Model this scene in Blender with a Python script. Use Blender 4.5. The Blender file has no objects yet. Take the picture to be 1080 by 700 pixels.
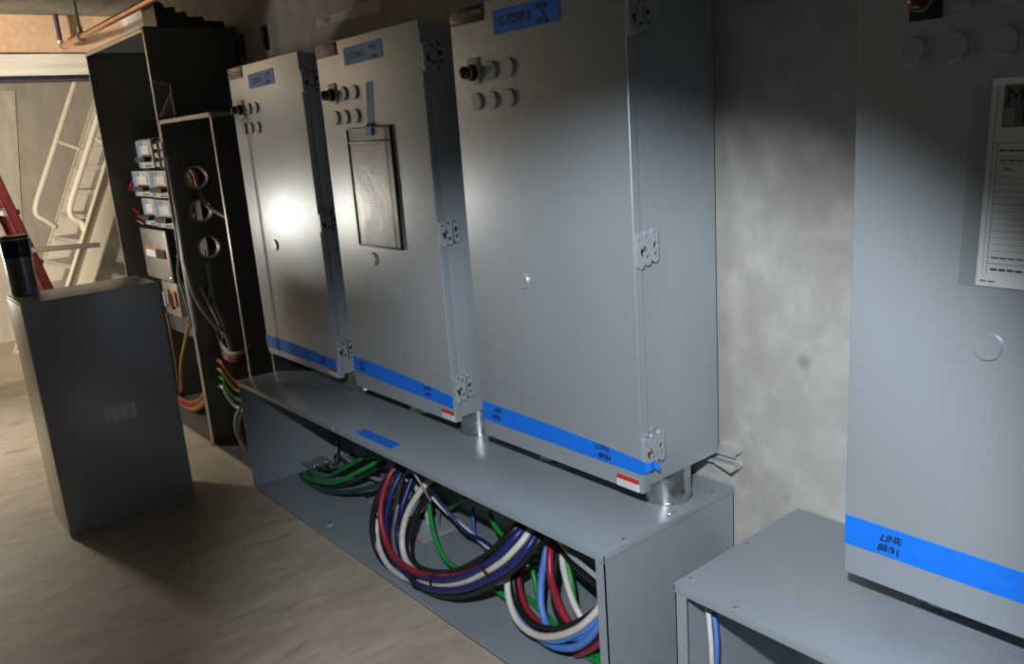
import bpy, bmesh, math, random
from mathutils import Vector, Matrix
random.seed(7)

# ------------------------------------------------------------------ camera
scene = bpy.context.scene
FPX = 874.52
CAMLOC = Vector((0.0, 0.0, 1.5))
ROT = (Matrix.Rotation(math.radians(51.272), 3, 'Z') @ Matrix.Rotation(math.radians(76.139), 3, 'X')
       @ Matrix.Rotation(math.radians(-4.280), 3, 'Z'))
cam_d = bpy.data.cameras.new('camera')
cam_d.sensor_width = 36.0
cam_d.lens = FPX / 1080.0 * 36.0
cam_d.clip_start = 0.02
cam = bpy.data.objects.new('camera', cam_d)
scene.collection.objects.link(cam)
cam.matrix_world = Matrix.Translation(CAMLOC) @ ROT.to_4x4()
scene.camera = cam

# ------------------------------------------------------------------ world, lamps, exposure
scene.view_settings.view_transform = 'Standard'
scene.view_settings.look = 'None'
scene.view_settings.gamma = 1.0
scene.view_settings.use_curve_mapping = False
scene.view_settings.exposure = 0.0
w = bpy.data.worlds.new('room_air')
scene.world = w
w.use_nodes = True
w.node_tree.nodes['Background'].inputs[0].default_value = (0.5, 0.45, 0.38, 1)
w.node_tree.nodes['Background'].inputs[1].default_value = 0.0015

def ray(px, py):
    return ROT @ Vector(((px - 540) / FPX, -(py - 350) / FPX, -1.0))

def on(px, py, ax, v):
    """point of the plane (axis ax = v) seen at that place of the photograph"""
    d = ray(px, py)
    t = (v - CAMLOC[ax]) / d[ax]
    return CAMLOC + d * t

# headlamp worn by the photographer
sp = bpy.data.lights.new('headlamp', 'SPOT')
sp.energy = 200.0
sp.color = (0.86, 0.93, 1.0)
sp.spot_size = math.radians(57)
sp.spot_blend = 0.60
sp.shadow_soft_size = 0.018
spo = bpy.data.objects.new('headlamp', sp)
scene.collection.objects.link(spo)
spo.location = (-0.06, -0.07, 1.80)
spo.rotation_euler = Vector((-0.548, 0.617, -0.5648)).to_track_quat('-Z', 'Y').to_euler()
# work light standing on the floor of the room to the left
wl = bpy.data.lights.new('work_light', 'POINT')
wl.energy = 42.0
wl.color = (1.0, 0.94, 0.83)
wl.shadow_soft_size = 0.11
wlo = bpy.data.objects.new('work_light', wl)
scene.collection.objects.link(wlo)
wlo.location = (-5.3, 0.17, 1.03)
# unseen spot added to brighten the stair bay and the bulkhead face
rl = bpy.data.lights.new('stair_fill_spot', 'SPOT')
rl.energy = 430.0
rl.color = (1.0, 0.88, 0.70)
rl.spot_size = math.radians(80)
rl.spot_blend = 0.5
rl.shadow_soft_size = 0.07
rlo = bpy.data.objects.new('stair_fill_spot', rl)
scene.collection.objects.link(rlo)
rlo.location = (-4.95, -0.9, 1.55)
rlo.rotation_euler = (Vector((-7.2, 1.1, 1.75)) - Vector((-4.95, -0.9, 1.55))).to_track_quat('-Z', 'Y').to_euler()

# fill lamp added behind the bulkhead, brightens the left front of the room
bl = bpy.data.lights.new('stair_bay_fill', 'POINT')
bl.energy = 60.0
bl.color = (1.0, 0.90, 0.74)
bl.shadow_soft_size = 0.12
blo = bpy.data.objects.new('stair_bay_fill', bl)
scene.collection.objects.link(blo)
blo.location = (-7.1, -2.0, 2.75)
# dim spill around the beam of the headlamp
sq = bpy.data.lights.new('headlamp_spill', 'SPOT')
sq.energy = 3.2
sq.color = (0.86, 0.93, 1.0)
sq.spot_size = math.radians(125)
sq.spot_blend = 0.8
sq.shadow_soft_size = 0.018
sqo = bpy.data.objects.new('headlamp_spill', sq)
scene.collection.objects.link(sqo)
sqo.location = spo.location
sqo.rotation_euler = spo.rotation_euler

# ------------------------------------------------------------------ materials
MATS = {}
def mat(name, col, rough=0.5, metal=0.0, var=0.0, vscale=6.0, bump=0.0, bscale=200.0, spec=0.5, stretch=None, rvar=0.0,
        col2=None, detail=6.0, alpha=1.0, trans=0.0):
    if name in MATS: return MATS[name]
    m = bpy.data.materials.new(name); m.use_nodes = True
    nt = m.node_tree; b = nt.nodes['Principled BSDF']
    b.inputs['Base Color'].default_value = (*col, 1)
    b.inputs['Roughness'].default_value = rough
    b.inputs['Metallic'].default_value = metal
    b.inputs['Specular IOR Level'].default_value = spec
    b.inputs['Alpha'].default_value = alpha
    b.inputs['Transmission Weight'].default_value = trans
    if var or bump or rvar:
        tc = nt.nodes.new('ShaderNodeTexCoord'); mp = nt.nodes.new('ShaderNodeMapping')
        geo = nt.nodes.new('ShaderNodeNewGeometry')
        nt.links.new(geo.outputs['Position'], mp.inputs['Vector'])
        if stretch: mp.inputs['Scale'].default_value = stretch
    if var or rvar:
        n = nt.nodes.new('ShaderNodeTexNoise'); n.inputs['Scale'].default_value = vscale; n.inputs['Detail'].default_value = detail
        n.inputs['Roughness'].default_value = 0.6
        nt.links.new(mp.outputs[0], n.inputs['Vector'])
    if var:
        r = nt.nodes.new('ShaderNodeValToRGB')
        c2 = col2 or tuple(c * (1 - var) for c in col)
        r.color_ramp.elements[0].position = 0.32; r.color_ramp.elements[0].color = (*c2, 1)
        r.color_ramp.elements[1].position = 0.68; r.color_ramp.elements[1].color = (*[min(1, c * (1 + var * .4)) for c in col], 1)
        nt.links.new(n.outputs[0], r.inputs[0]); nt.links.new(r.outputs[0], b.inputs['Base Color'])
    if rvar:
        mr = nt.nodes.new('ShaderNodeMapRange')
        mr.inputs[1].default_value = 0.3; mr.inputs[2].default_value = 0.7
        mr.inputs[3].default_value = max(0.03, rough - rvar); mr.inputs[4].default_value = min(1, rough + rvar)
        nt.links.new(n.outputs[0], mr.inputs[0]); nt.links.new(mr.outputs[0], b.inputs['Roughness'])
    if bump:
        n2 = nt.nodes.new('ShaderNodeTexNoise'); n2.inputs['Scale'].default_value = bscale; n2.inputs['Detail'].default_value = 4
        nt.links.new(mp.outputs[0], n2.inputs['Vector'])
        bp = nt.nodes.new('ShaderNodeBump'); bp.inputs['Strength'].default_value = bump; bp.inputs['Distance'].default_value = 0.01
        nt.links.new(n2.outputs[0], bp.inputs['Height']); nt.links.new(bp.outputs[0], b.inputs['Normal'])
    MATS[name] = m
    return m

def concrete(name, base, dark, stain, blotch=1.3, streak=(1, 1, 1), bump=0.25, rough=0.75, spots=True, fine=14.0):
    m = bpy.data.materials.new(name); m.use_nodes = True
    nt = m.node_tree; b = nt.nodes['Principled BSDF']; L = nt.links.new
    geo = nt.nodes.new('ShaderNodeNewGeometry'); mp = nt.nodes.new('ShaderNodeMapping')
    L(geo.outputs['Position'], mp.inputs['Vector']); mp.inputs['Scale'].default_value = streak
    def noise(s, d=8, dist=0.0, src=mp.outputs[0]):
        n = nt.nodes.new('ShaderNodeTexNoise'); n.inputs['Scale'].default_value = s; n.inputs['Detail'].default_value = d
        n.inputs['Distortion'].default_value = dist; L(src, n.inputs['Vector']); return n.outputs[0]
    def ramp(src, p0, p1, c0=(0, 0, 0, 1), c1=(1, 1, 1, 1)):
        r = nt.nodes.new('ShaderNodeValToRGB'); r.color_ramp.elements[0].position = p0; r.color_ramp.elements[1].position = p1
        r.color_ramp.elements[0].color = c0; r.color_ramp.elements[1].color = c1; L(src, r.inputs[0]); return r.outputs[0]
    def mix(f, a, c, mode='MIX'):
        x = nt.nodes.new('ShaderNodeMix'); x.data_type = 'RGBA'; x.blend_type = mode
        if isinstance(f, float): x.inputs[0].default_value = f
        else: L(f, x.inputs[0])
        for i, v in ((6, a), (7, c)):
            if isinstance(v, tuple): x.inputs[i].default_value = v
            else: L(v, x.inputs[i])
        return x.outputs[2]
    c = mix(ramp(noise(blotch, 10, 0.6), 0.35, 0.68), (*dark, 1), (*base, 1))
    c = mix(ramp(noise(fine, 10, 0.2), 0.45, 0.75), c, mix(0.6, c, (*[min(1, v * 1.25) for v in base], 1)))
    c = mix(ramp(noise(blotch * 2.7, 6, 0.8), 0.60, 0.80), c, (*stain, 1))
    if spots:
        v = nt.nodes.new('ShaderNodeTexVoronoi'); v.inputs['Scale'].default_value = 3.6; L(geo.outputs['Position'], v.inputs['Vector'])
        c = mix(ramp(v.outputs['Distance'], 0.02, 0.09, (0.55, 0.55, 0.55, 1), (0, 0, 0, 1)), c, (*[s * 0.55 for s in stain], 1))
    L(c, b.inputs['Base Color'])
    b.inputs['Roughness'].default_value = rough
    bp = nt.nodes.new('ShaderNodeBump'); bp.inputs['Strength'].default_value = bump; bp.inputs['Distance'].default_value = 0.01
    L(noise(28.0, 10), bp.inputs['Height']); L(bp.outputs[0], b.inputs['Normal'])
    MATS[name] = m
    return m

PAINT = mat('grey_enamel', (0.43, 0.485, 0.53), 0.335, 0.32, 0.05, 3.0, 0.07, 420.0, spec=1.0, rvar=0.025, stretch=(1, 1, 0.03))
PAINTD = mat('grey_enamel_wireway', (0.315, 0.36, 0.40), 0.33, 0.0, 0.05, 4.0, 0.015, 240.0, spec=0.7, rvar=0.04)
DARKP = mat('charcoal_enamel', (0.15, 0.15, 0.145), 0.36, 0.0, 0.2, 5.0, 0.03, 200.0, rvar=0.08)
BOXP = mat('dark_grey_enamel', (0.38, 0.40, 0.43), 0.27, 0.15, 0.0, 3.0, 0.02, 200.0)
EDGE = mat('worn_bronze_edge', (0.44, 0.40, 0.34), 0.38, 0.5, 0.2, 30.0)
GALV = mat('galvanised_steel', (0.62, 0.65, 0.67), 0.25, 0.95, 0.25, 40.0, rvar=0.12)
STRUT = mat('strut_zinc', (0.66, 0.66, 0.65), 0.42, 0.45, 0.08, 12.0)
STEEL = mat('brushed_steel', (0.55, 0.54, 0.50), 0.36, 0.8, 0.05, 8.0, rvar=0.03)
ZINC = mat('zinc_screw', (0.75, 0.75, 0.74), 0.25, 0.9)
BRASS = mat('brass_screw', (0.62, 0.50, 0.24), 0.3, 0.9)
HINGE = mat('cast_hinge', (0.40, 0.44, 0.48), 0.36, 0.1)
BLACK = mat('black_plastic', (0.012, 0.012, 0.013), 0.4)
SHADEK = mat('hinge_shade_black', (0.016, 0.016, 0.017), 0.5, 0, 0.2, 30)  # near-black standing in for shade behind the hinge leaves
TAPE = mat('blue_painters_tape', (0.004, 0.20, 0.92), 0.62, 0, 0.08, 40.0, 0.1, 300.0)
TAPEL = mat('blue_painters_tape_worn', (0.10, 0.26, 0.70), 0.5, 0, 0.12, 30.0, 0.1, 300.0)
INK = mat('marker_ink', (0.012, 0.014, 0.03), 0.6)
INKF = mat('faded_marker_ink', (0.06, 0.10, 0.24), 0.6)
WHITEP = mat('white_paper', (0.84, 0.84, 0.83), 0.7, 0, 0.04, 20)
AGEDP = mat('aged_paper', (0.58, 0.55, 0.48), 0.55, 0, 0.12, 14)
GREYPR = mat('grey_print', (0.20, 0.20, 0.20), 0.7)
LIGHTPR = mat('light_grey_print', (0.42, 0.42, 0.42), 0.7)
HEADPR = mat('header_print', (0.17, 0.17, 0.16), 0.7, 0, 0.1, 60)
TANPR = mat('tan_print', (0.36, 0.31, 0.25), 0.7)
REDPR = mat('red_print', (0.62, 0.03, 0.03), 0.5)
MAROON = mat('maroon_plate', (0.09, 0.030, 0.025), 0.35, 0, 0.35, 60)
PLATEK = mat('dark_nameplate', (0.030, 0.028, 0.026), 0.3)
PLATEW = mat('plate_lettering', (0.62, 0.61, 0.58), 0.5)
CREAMPL = mat('cream_plastic', (0.66, 0.63, 0.54), 0.45, 0, 0.06, 30)
REDLENS = mat('dark_red_lens', (0.10, 0.006, 0.010), 0.12, 0, 0.2, 20, spec=0.8)
CREAM = mat('cream_stair_paint', (0.74, 0.68, 0.56), 0.45, 0, 0.06, 8)
TREAD = mat('grey_stair_tread', (0.52, 0.50, 0.48), 0.5, 0.3, 0.15, 20)
LADRED = mat('red_fibreglass', (0.11, 0.011, 0.015), 0.45, 0, 0.2, 14)
ALU = mat('aluminium', (0.60, 0.58, 0.54), 0.35, 0.8, 0.12, 30)
COPPER = mat('copper_pipe', (0.72, 0.36, 0.20), 0.28, 0.9, 0.15, 14)
BUSH = mat('grey_bushing', (0.30, 0.33, 0.40), 0.55)
ALUPL = mat('pale_plate', (0.46, 0.46, 0.45), 0.5)
def film(name, ior, rough):
    m = bpy.data.materials.new(name); m.use_nodes = True; nt = m.node_tree
    nt.nodes.remove(nt.nodes['Principled BSDF'])
    tr = nt.nodes.new('ShaderNodeBsdfTransparent'); tr.inputs[0].default_value = (0.97, 0.975, 0.975, 1)
    gl = nt.nodes.new('ShaderNodeBsdfGlossy'); gl.inputs['Roughness'].default_value = rough
    lw = nt.nodes.new('ShaderNodeLayerWeight'); lw.inputs[0].default_value = 0.5
    pw = nt.nodes.new('ShaderNodeMath'); pw.operation = 'POWER'; pw.inputs[1].default_value = 4.0
    nt.links.new(lw.outputs['Facing'], pw.inputs[0])
    fr = nt.nodes.new('ShaderNodeMath'); fr.operation = 'MULTIPLY_ADD'; fr.inputs[1].default_value = ior; fr.inputs[2].default_value = 0.04
    nt.links.new(pw.outputs[0], fr.inputs[0])
    nz = nt.nodes.new('ShaderNodeTexNoise'); nz.inputs['Scale'].default_value = 14.0
    geo = nt.nodes.new('ShaderNodeNewGeometry'); nt.links.new(geo.outputs['Position'], nz.inputs['Vector'])
    bp = nt.nodes.new('ShaderNodeBump'); bp.inputs['Strength'].default_value = 0.10; bp.inputs['Distance'].default_value = 0.01
    nt.links.new(nz.outputs[0], bp.inputs['Height']); nt.links.new(bp.outputs[0], gl.inputs['Normal'])
    mx = nt.nodes.new('ShaderNodeMixShader')
    nt.links.new(fr.outputs[0], mx.inputs[0]); nt.links.new(tr.outputs[0], mx.inputs[1]); nt.links.new(gl.outputs[0], mx.inputs[2])
    nt.links.new(mx.outputs[0], nt.nodes['Material Output'].inputs[0])
    return m
SLEEVE = film('clear_sleeve', 1.1, 0.28)
BREAKW = mat('breaker_body', (0.62, 0.61, 0.55), 0.45, 0, 0.1, 40)
BREAKB = mat('breaker_blue', (0.22, 0.36, 0.62), 0.45)
ORANGE = mat('orange_print', (0.55, 0.20, 0.07), 0.5)
GREYLBL = mat('grey_rating_label', (0.85, 0.86, 0.87), 0.45, 0, 0.1, 80)
MUGM = mat('dark_steel_tumbler', (0.30, 0.31, 0.33), 0.25, 0.8, 0.1, 10)
MUGT = mat('green_black_lid', (0.018, 0.030, 0.030), 0.22)
MASK = mat('masking_tape', (0.66, 0.62, 0.54), 0.7, 0, 0.1, 20)
WALLC = concrete('concrete_wall', (0.50, 0.475, 0.44), (0.38, 0.36, 0.33), (0.40, 0.35, 0.28), 1.3, (1, 1, 0.75), 0.2)
WALLL = concrete('concrete_stair_wall', (0.40, 0.365, 0.32), (0.30, 0.275, 0.245), (0.34, 0.31, 0.27), 0.9, (1, 1, 0.35), 0.2, spots=False)
PILAS = concrete('pale_concrete', (0.56, 0.52, 0.46), (0.46, 0.43, 0.38), (0.60, 0.57, 0.52), 1.2, (1, 1, 0.35), 0.2, spots=False)
FLOORC = concrete('concrete_floor', (0.55, 0.465, 0.36), (0.44, 0.365, 0.275), (0.31, 0.25, 0.185), 1.9, (2.6, 0.8, 1), 0.12, 0.6, False, 9.0)
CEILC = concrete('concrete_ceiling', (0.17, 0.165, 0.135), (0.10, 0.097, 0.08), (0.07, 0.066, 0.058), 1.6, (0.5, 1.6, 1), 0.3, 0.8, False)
BULK = concrete('ochre_bulkhead', (0.74, 0.51, 0.34), (0.66, 0.44, 0.29), (0.58, 0.37, 0.23), 1.6, (1, 1, 1), 0.2, 0.8, False, 24.0)
WHITEW = mat('white_timber', (0.80, 0.77, 0.70), 0.6, 0, 0.22, 3.0, 0.05, 60.0, stretch=(1, 0.35, 9))
NAVY = mat('navy_strip', (0.02, 0.02, 0.05), 0.5)
WIRE = {k: mat(k + '_insulation', c, 0.38, 0, 0.12, 40) for k, c in dict(
    black=(0.015, 0.015, 0.017), white=(0.74, 0.71, 0.65), red=(0.36, 0.02, 0.045), blue=(0.10, 0.26, 0.70), navy=(0.015, 0.025, 0.15),
    green=(0.015, 0.34, 0.06), dark_green=(0.02, 0.075, 0.055), grey=(0.42, 0.40, 0.38), yellow=(0.42, 0.26, 0.06), orange=(0.38, 0.13, 0.045),
    brown=(0.16, 0.075, 0.035), bare=(0.30, 0.27, 0.22), silver=(0.45, 0.45, 0.46)).items()}

# ------------------------------------------------------------------ builders
WLOC = {}
def link(o, parent=None, origin=None):
    scene.collection.objects.link(o)
    return o

def finish(name, bm, m, parent=None, smooth=False, angle=35):
    me = bpy.data.meshes.new(name)
    bmesh.ops.recalc_face_normals(bm, faces=bm.faces)
    vs = [v.co.copy() for v in bm.verts]
    lo = Vector([min(v[i] for v in vs) for i in range(3)]); hi = Vector([max(v[i] for v in vs) for i in range(3)])
    c = Vector(((lo.x + hi.x) / 2, (lo.y + hi.y) / 2, lo.z))
    for v in bm.verts: v.co -= c
    bm.to_mesh(me); bm.free()
    for x in (m if isinstance(m, (list, tuple)) else [m]): me.materials.append(x)
    if smooth:
        me.polygons.foreach_set('use_smooth', [True] * len(me.polygons))
        try: me.set_sharp_from_angle(angle=math.radians(angle))
        except Exception: pass
    o = bpy.data.objects.new(name, me); scene.collection.objects.link(o)
    if parent is not None:
        o.parent = parent; o.location = c - WLOC[parent.name]
    else: o.location = c
    WLOC[o.name] = c
    return o

def tag(o, label, cat=None, group=None, kind=None):
    if label: o['label'] = label
    if cat: o['category'] = cat
    if group: o['group'] = group
    if kind: o['kind'] = kind
    return o

def thing(name, label, cat, loc, group=None):
    o = bpy.data.objects.new(name, None); o.empty_display_size = 0.1
    scene.collection.objects.link(o); o.location = loc; WLOC[o.name] = Vector(loc)
    return tag(o, label, cat, group)

def BM(): return bmesh.new()

def box(bm, x0, x1, y0, y1, z0, z1, bev=0.0, seg=2, mi=0):
    r = bmesh.ops.create_cube(bm, size=1.0)
    vs = r['verts']
    for v in vs:
        v.co = Vector(((x0 + x1) / 2 + v.co.x * (x1 - x0), (y0 + y1) / 2 + v.co.y * (y1 - y0), (z0 + z1) / 2 + v.co.z * (z1 - z0)))
    fs = set(f for v in vs for f in v.link_faces)
    for f in fs: f.material_index = mi
    if bev:
        es = list(set(e for v in vs for e in v.link_edges))
        bmesh.ops.bevel(bm, geom=es, offset=bev, segments=seg, profile=0.6, affect='EDGES')
    return bm

def bxo(name, m, parent, x0, x1, y0, y1, z0, z1, bev=0.0, seg=2):
    return finish(name, box(BM(), x0, x1, y0, y1, z0, z1, bev, seg), m, parent, bool(bev))

def basis(d):
    d = Vector(d).normalized()
    a = Vector((0, 0, 1)) if abs(d.z) < 0.9 else Vector((1, 0, 0))
    u = d.cross(a).normalized(); return u, d.cross(u).normalized()

def lathe(bm, base, axis, prof, n=24, mi=0):
    """prof: list of (radius, height along axis); closed ends"""
    base = Vector(base); axis = Vector(axis).normalized(); u, v = basis(axis)
    rings = []
    for r, h in prof:
        rings.append([bm.verts.new(base + axis * h + (u * math.cos(2 * math.pi * k / n) + v * math.sin(2 * math.pi * k / n)) * max(r, 1e-5)) for k in range(n)])
    for a, b in zip(rings, rings[1:]):
        for k in range(n):
            f = bm.faces.new((a[k], a[(k + 1) % n], b[(k + 1) % n], b[k])); f.material_index = mi
    for rr in (rings[0], rings[-1]):
        f = bm.faces.new(rr); f.material_index = mi
    return bm

def ring(bm, base, axis, r0, r1, h, n=24):
    base = Vector(base); axis = Vector(axis).normalized(); u, v = basis(axis)
    R = []
    for r, hh in ((r0, 0), (r1, 0), (r1, h), (r0, h)):
        R.append([bm.verts.new(base + axis * hh + (u * math.cos(2 * math.pi * k / n) + v * math.sin(2 * math.pi * k / n)) * r) for k in range(n)])
    for i in range(4):
        a, b = R[i], R[(i + 1) % 4]
        for k in range(n): bm.faces.new((a[k], a[(k + 1) % n], b[(k + 1) % n], b[k]))
    return bm

def spline(pts, per=7):
    P = [Vector(p) for p in pts]
    if len(P) < 3: return P
    P = [P[0] * 2 - P[1]] + P + [P[-1] * 2 - P[-2]]
    out = []
    for i in range(1, len(P) - 2):
        a, b, c, d = P[i - 1:i + 3]
        for k in range(per):
            t = k / per
            out.append(0.5 * ((2 * b) + (c - a) * t + (2 * a - 5 * b + 4 * c - d) * t * t + (3 * b - a - 3 * c + d) * t ** 3))
    out.append(P[-2]); return out

def tube(bm, pts, r, n=8, smooth=True, mi=0, per=7):
    Q = spline(pts, per) if smooth else [Vector(p) for p in pts]
    T = [(Q[min(i + 1, len(Q) - 1)] - Q[max(i - 1, 0)]).normalized() for i in range(len(Q))]
    u, v = basis(T[0]); rings = []
    for i, q in enumerate(Q):
        u = (u - T[i] * u.dot(T[i])).normalized(); v = T[i].cross(u)
        rings.append([bm.verts.new(q + (u * math.cos(2 * math.pi * k / n) + v * math.sin(2 * math.pi * k / n)) * r) for k in range(n)])
    for a, b in zip(rings, rings[1:]):
        for k in range(n):
            f = bm.faces.new((a[k], a[(k + 1) % n], b[(k + 1) % n], b[k])); f.material_index = mi
    bm.faces.new(rings[0]); bm.faces.new(rings[-1])
    return bm

def quadprism(bm, pts, d):
    """polygon pts (world) extruded by vector d"""
    d = Vector(d); a = [bm.verts.new(Vector(p)) for p in pts]; b = [bm.verts.new(Vector(p) + d) for p in pts]
    n = len(a); bm.faces.new(a); bm.faces.new(b)
    for k in range(n): bm.faces.new((a[k], a[(k + 1) % n], b[(k + 1) % n], b[k]))
    return bm

def plate(outer, holes, d):
    """flat plate with holes: loops of 3D points in one plane, thickness vector d"""
    bm = BM(); loops = []
    for lp in [outer] + holes:
        vs = [bm.verts.new(Vector(p)) for p in lp]
        es = [bm.edges.new((vs[k], vs[(k + 1) % len(vs)])) for k in range(len(vs))]
        loops.append(es)
    bmesh.ops.triangle_fill(bm, use_beauty=True, use_dissolve=False, edges=[e for l in loops for e in l], normal=Vector(d).normalized())
    r = bmesh.ops.extrude_face_region(bm, geom=bm.faces[:])
    for v in [g for g in r['geom'] if isinstance(g, bmesh.types.BMVert)]: v.co += Vector(d)
    return bm

def circ(c, u, v, r, n=20, rv=None):
    c, u, v = Vector(c), Vector(u), Vector(v); rv = rv or r
    return [c + u * (r * math.cos(2 * math.pi * k / n)) + v * (rv * math.sin(2 * math.pi * k / n)) for k in range(n)]

def text_bm(s, size, O, u, v, shear=0.0, align='LEFT', depth=0.0004, jitter=0.0, widen=1.0, bold=0.0):
    """lettering as thin mesh on the plane through O with directions u (right) and v (up)"""
    cu = bpy.data.curves.new('t', 'FONT'); cu.body = s; cu.size = size; cu.shear = shear; cu.align_x = align; cu.resolution_u = 2
    cu.extrude = depth; cu.offset = bold
    ob = bpy.data.objects.new('t', cu); scene.collection.objects.link(ob)
    dg = bpy.context.evaluated_depsgraph_get()
    me = bpy.data.meshes.new_from_object(ob.evaluated_get(dg))
    bm = BM(); bm.from_mesh(me)
    bpy.data.objects.remove(ob); bpy.data.curves.remove(cu); bpy.data.meshes.remove(me)
    O, u, v = Vector(O), Vector(u).normalized(), Vector(v).normalized(); nrm = u.cross(v)
    for q in bm.verts:
        x, y, z = q.co
        if jitter: y += math.sin(x * 130 + len(s)) * jitter; x += math.sin(y * 170 + x * 60) * jitter
        q.co = O + u * (x * widen) + v * y + nrm * z
    return bm

UX, UY, UZ = Vector((1, 0, 0)), Vector((0, 1, 0)), Vector((0, 0, 1))

# ------------------------------------------------------------------ the room
YW, XL, ZC = 1.752, -8.3, 2.377
def struct(name, bm, m): return tag(finish(name, bm, m), None, kind='structure')
struct('floor', box(BM(), -9.0, 3.2, -4.2, 2.6, -0.2, 0.0), FLOORC)
struct('wall_back', box(BM(), -6.3, 3.2, YW, YW + 0.25, 0.0, 3.4), WALLC)
struct('wall_left', box(BM(), XL - 0.25, XL, -4.2, 2.6, 0.0, 3.4), WALLL)
struct('wall_stair_bay', box(BM(), XL, -6.3, 2.35, 2.6, 0.0, 3.4), WALLL)
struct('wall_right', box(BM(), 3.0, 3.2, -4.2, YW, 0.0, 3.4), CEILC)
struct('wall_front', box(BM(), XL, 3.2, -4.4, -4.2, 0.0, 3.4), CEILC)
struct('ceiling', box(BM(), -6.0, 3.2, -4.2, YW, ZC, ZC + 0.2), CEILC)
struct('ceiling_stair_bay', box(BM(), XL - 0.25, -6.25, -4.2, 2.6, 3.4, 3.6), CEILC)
struct('wall_bulkhead', box(BM(), -6.25, -6.0, -4.2, YW, 2.143, 3.4), BULK)
b = BM(); box(b, -6.26, -5.975, -4.2, YW, 2.052, 2.146, 0.004); struct('trim_1', b, WHITEW)
b = BM(); box(b, -6.25, -5.985, -4.2, YW, 2.018, 2.052, 0.003); struct('trim_2', b, WHITEW)
b = BM(); box(b, -6.24, -5.98, -4.2, YW, 1.997, 2.018, 0.002); struct('trim_3', b, NAVY)
b = BM(); quadprism(b, [(XL, -1.0, 0), (XL, 1.17, 0), (XL, 1.46, 2.10), (XL, -1.0, 2.10)], (0.012, 0, 0)); struct('wall_pilaster', b, PILAS)
# ------------------------------------------------------------------ enclosures
YF, YB = 1.400, 1.709
def plug(parent, x, z, r=0.0225):
    b = BM(); lathe(b, (x, YF, z), (0, -1, 0), [(r, 0), (r, 0.0045), (r * 0.93, 0.0065), (0.001, 0.0065)], 24)
    return finish('knockout_plug', b, PAINT, parent, True)

def hinge(parent, xr, z):
    def leaf(y0, y1, zz, h, holes, nm, notch=False):
        cy, hw = (y0 + y1) / 2, (y1 - y0) / 2
        n = 8; pts = []
        for k in range(n + 1):
            a = math.pi * k / n; pts.append((xr, cy + hw * math.cos(a), zz + h / 2 - hw + hw * math.sin(a)))
        for k in range(n + 1):
            a = math.pi + math.pi * k / n; pts.append((xr, cy + hw * math.cos(a), zz - h / 2 + hw + hw * math.sin(a)))
        if notch:
            pts += [(xr, y1, zz - 0.020), (xr, y1 - 0.009, zz - 0.012), (xr, y1 - 0.013, zz + 0.000), (xr, y1, zz + 0.012)]
        hs = [circ((xr, hy, hz), UY, UZ, ry * 1.3, 10, rz * 1.35) for hy, hz, ry, rz in holes]
        o = finish(nm, plate(pts, hs, (0.011, 0, 0)), HINGE, parent)
        return o
    bxo('hinge_shade_plate', SHADEK, parent, xr, xr + 0.0045, YF + 0.003, YF + 0.069, z - 0.036, z + 0.036)  # added dark backing: paints shade into the holes and gaps between leaves
    leaf(YF + 0.000, YF + 0.022, z - 0.003, 0.084, [(YF + 0.010, z + 0.022, 0.004, 0.002)], 'hinge_leaf', True)
    leaf(YF + 0.025, YF + 0.046, z + 0.001, 0.082, [(YF + 0.034, z + 0.027, 0.004, 0.004), (YF + 0.036, z - 0.020, 0.005, 0.004)], 'hinge_leaf')
    leaf(YF + 0.052, YF + 0.072, z + 0.004, 0.080, [(YF + 0.060, z + 0.030, 0.004, 0.004), (YF + 0.061, z + 0.005, 0.006, 0.006), (YF + 0.063, z - 0.016, 0.005, 0.004)], 'hinge_leaf')
    b = BM(); tube(b, [(xr + 0.004, YF + 0.049, z - 0.03), (xr + 0.004, YF + 0.049, z + 0.032)], 0.0035, 8, False)
    finish('hinge_pin', b, BLACK, parent, True)
    b = BM(); lathe(b, (xr + 0.0105, YF + 0.022, z + 0.001), (1, 0, 0), [(0.006, 0), (0.006, 0.003), (0.003, 0.0045)], 12)
    finish('hinge_screw', b, BRASS, parent, True)

def tape_strip(parent, x0, x1, z0, z1, z0b, z1b, m=TAPE, name='tape', y=None, bow=0.0, n=10):
    """strip on the door face from x0 (z0..z1) to x1 (z0b..z1b)"""
    y = YF if y is None else y
    b = BM(); pts = []
    for k in range(n + 1):
        t = k / n; pts.append((x0 + (x1 - x0) * t, y, z1 + (z1b - z1) * t + bow * 4 * t * (1 - t)))
    for k in range(n, -1, -1):
        t = k / n; pts.append((x0 + (x1 - x0) * t, y, z0 + (z0b - z0) * t + random.uniform(-.0004, .0004)))
    quadprism(b, pts, (0, -0.0012, 0))
    return finish(name, b, m, parent)

def writing(parent, s, x, z, size, m=INK, shear=0.25, y=None, jit=0.0015, name='writing', rot=0.0, widen=1.0):
    y = (YF - 0.0016) if y is None else y
    u = Vector((math.cos(rot), 0, math.sin(rot))); v = Vector((-math.sin(rot), 0, math.cos(rot)))
    return finish(name, text_bm(s, size, (x, y, z), u, v, shear, 'LEFT', 0.0003, jit, widen, size * 0.022), m, parent)

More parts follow.
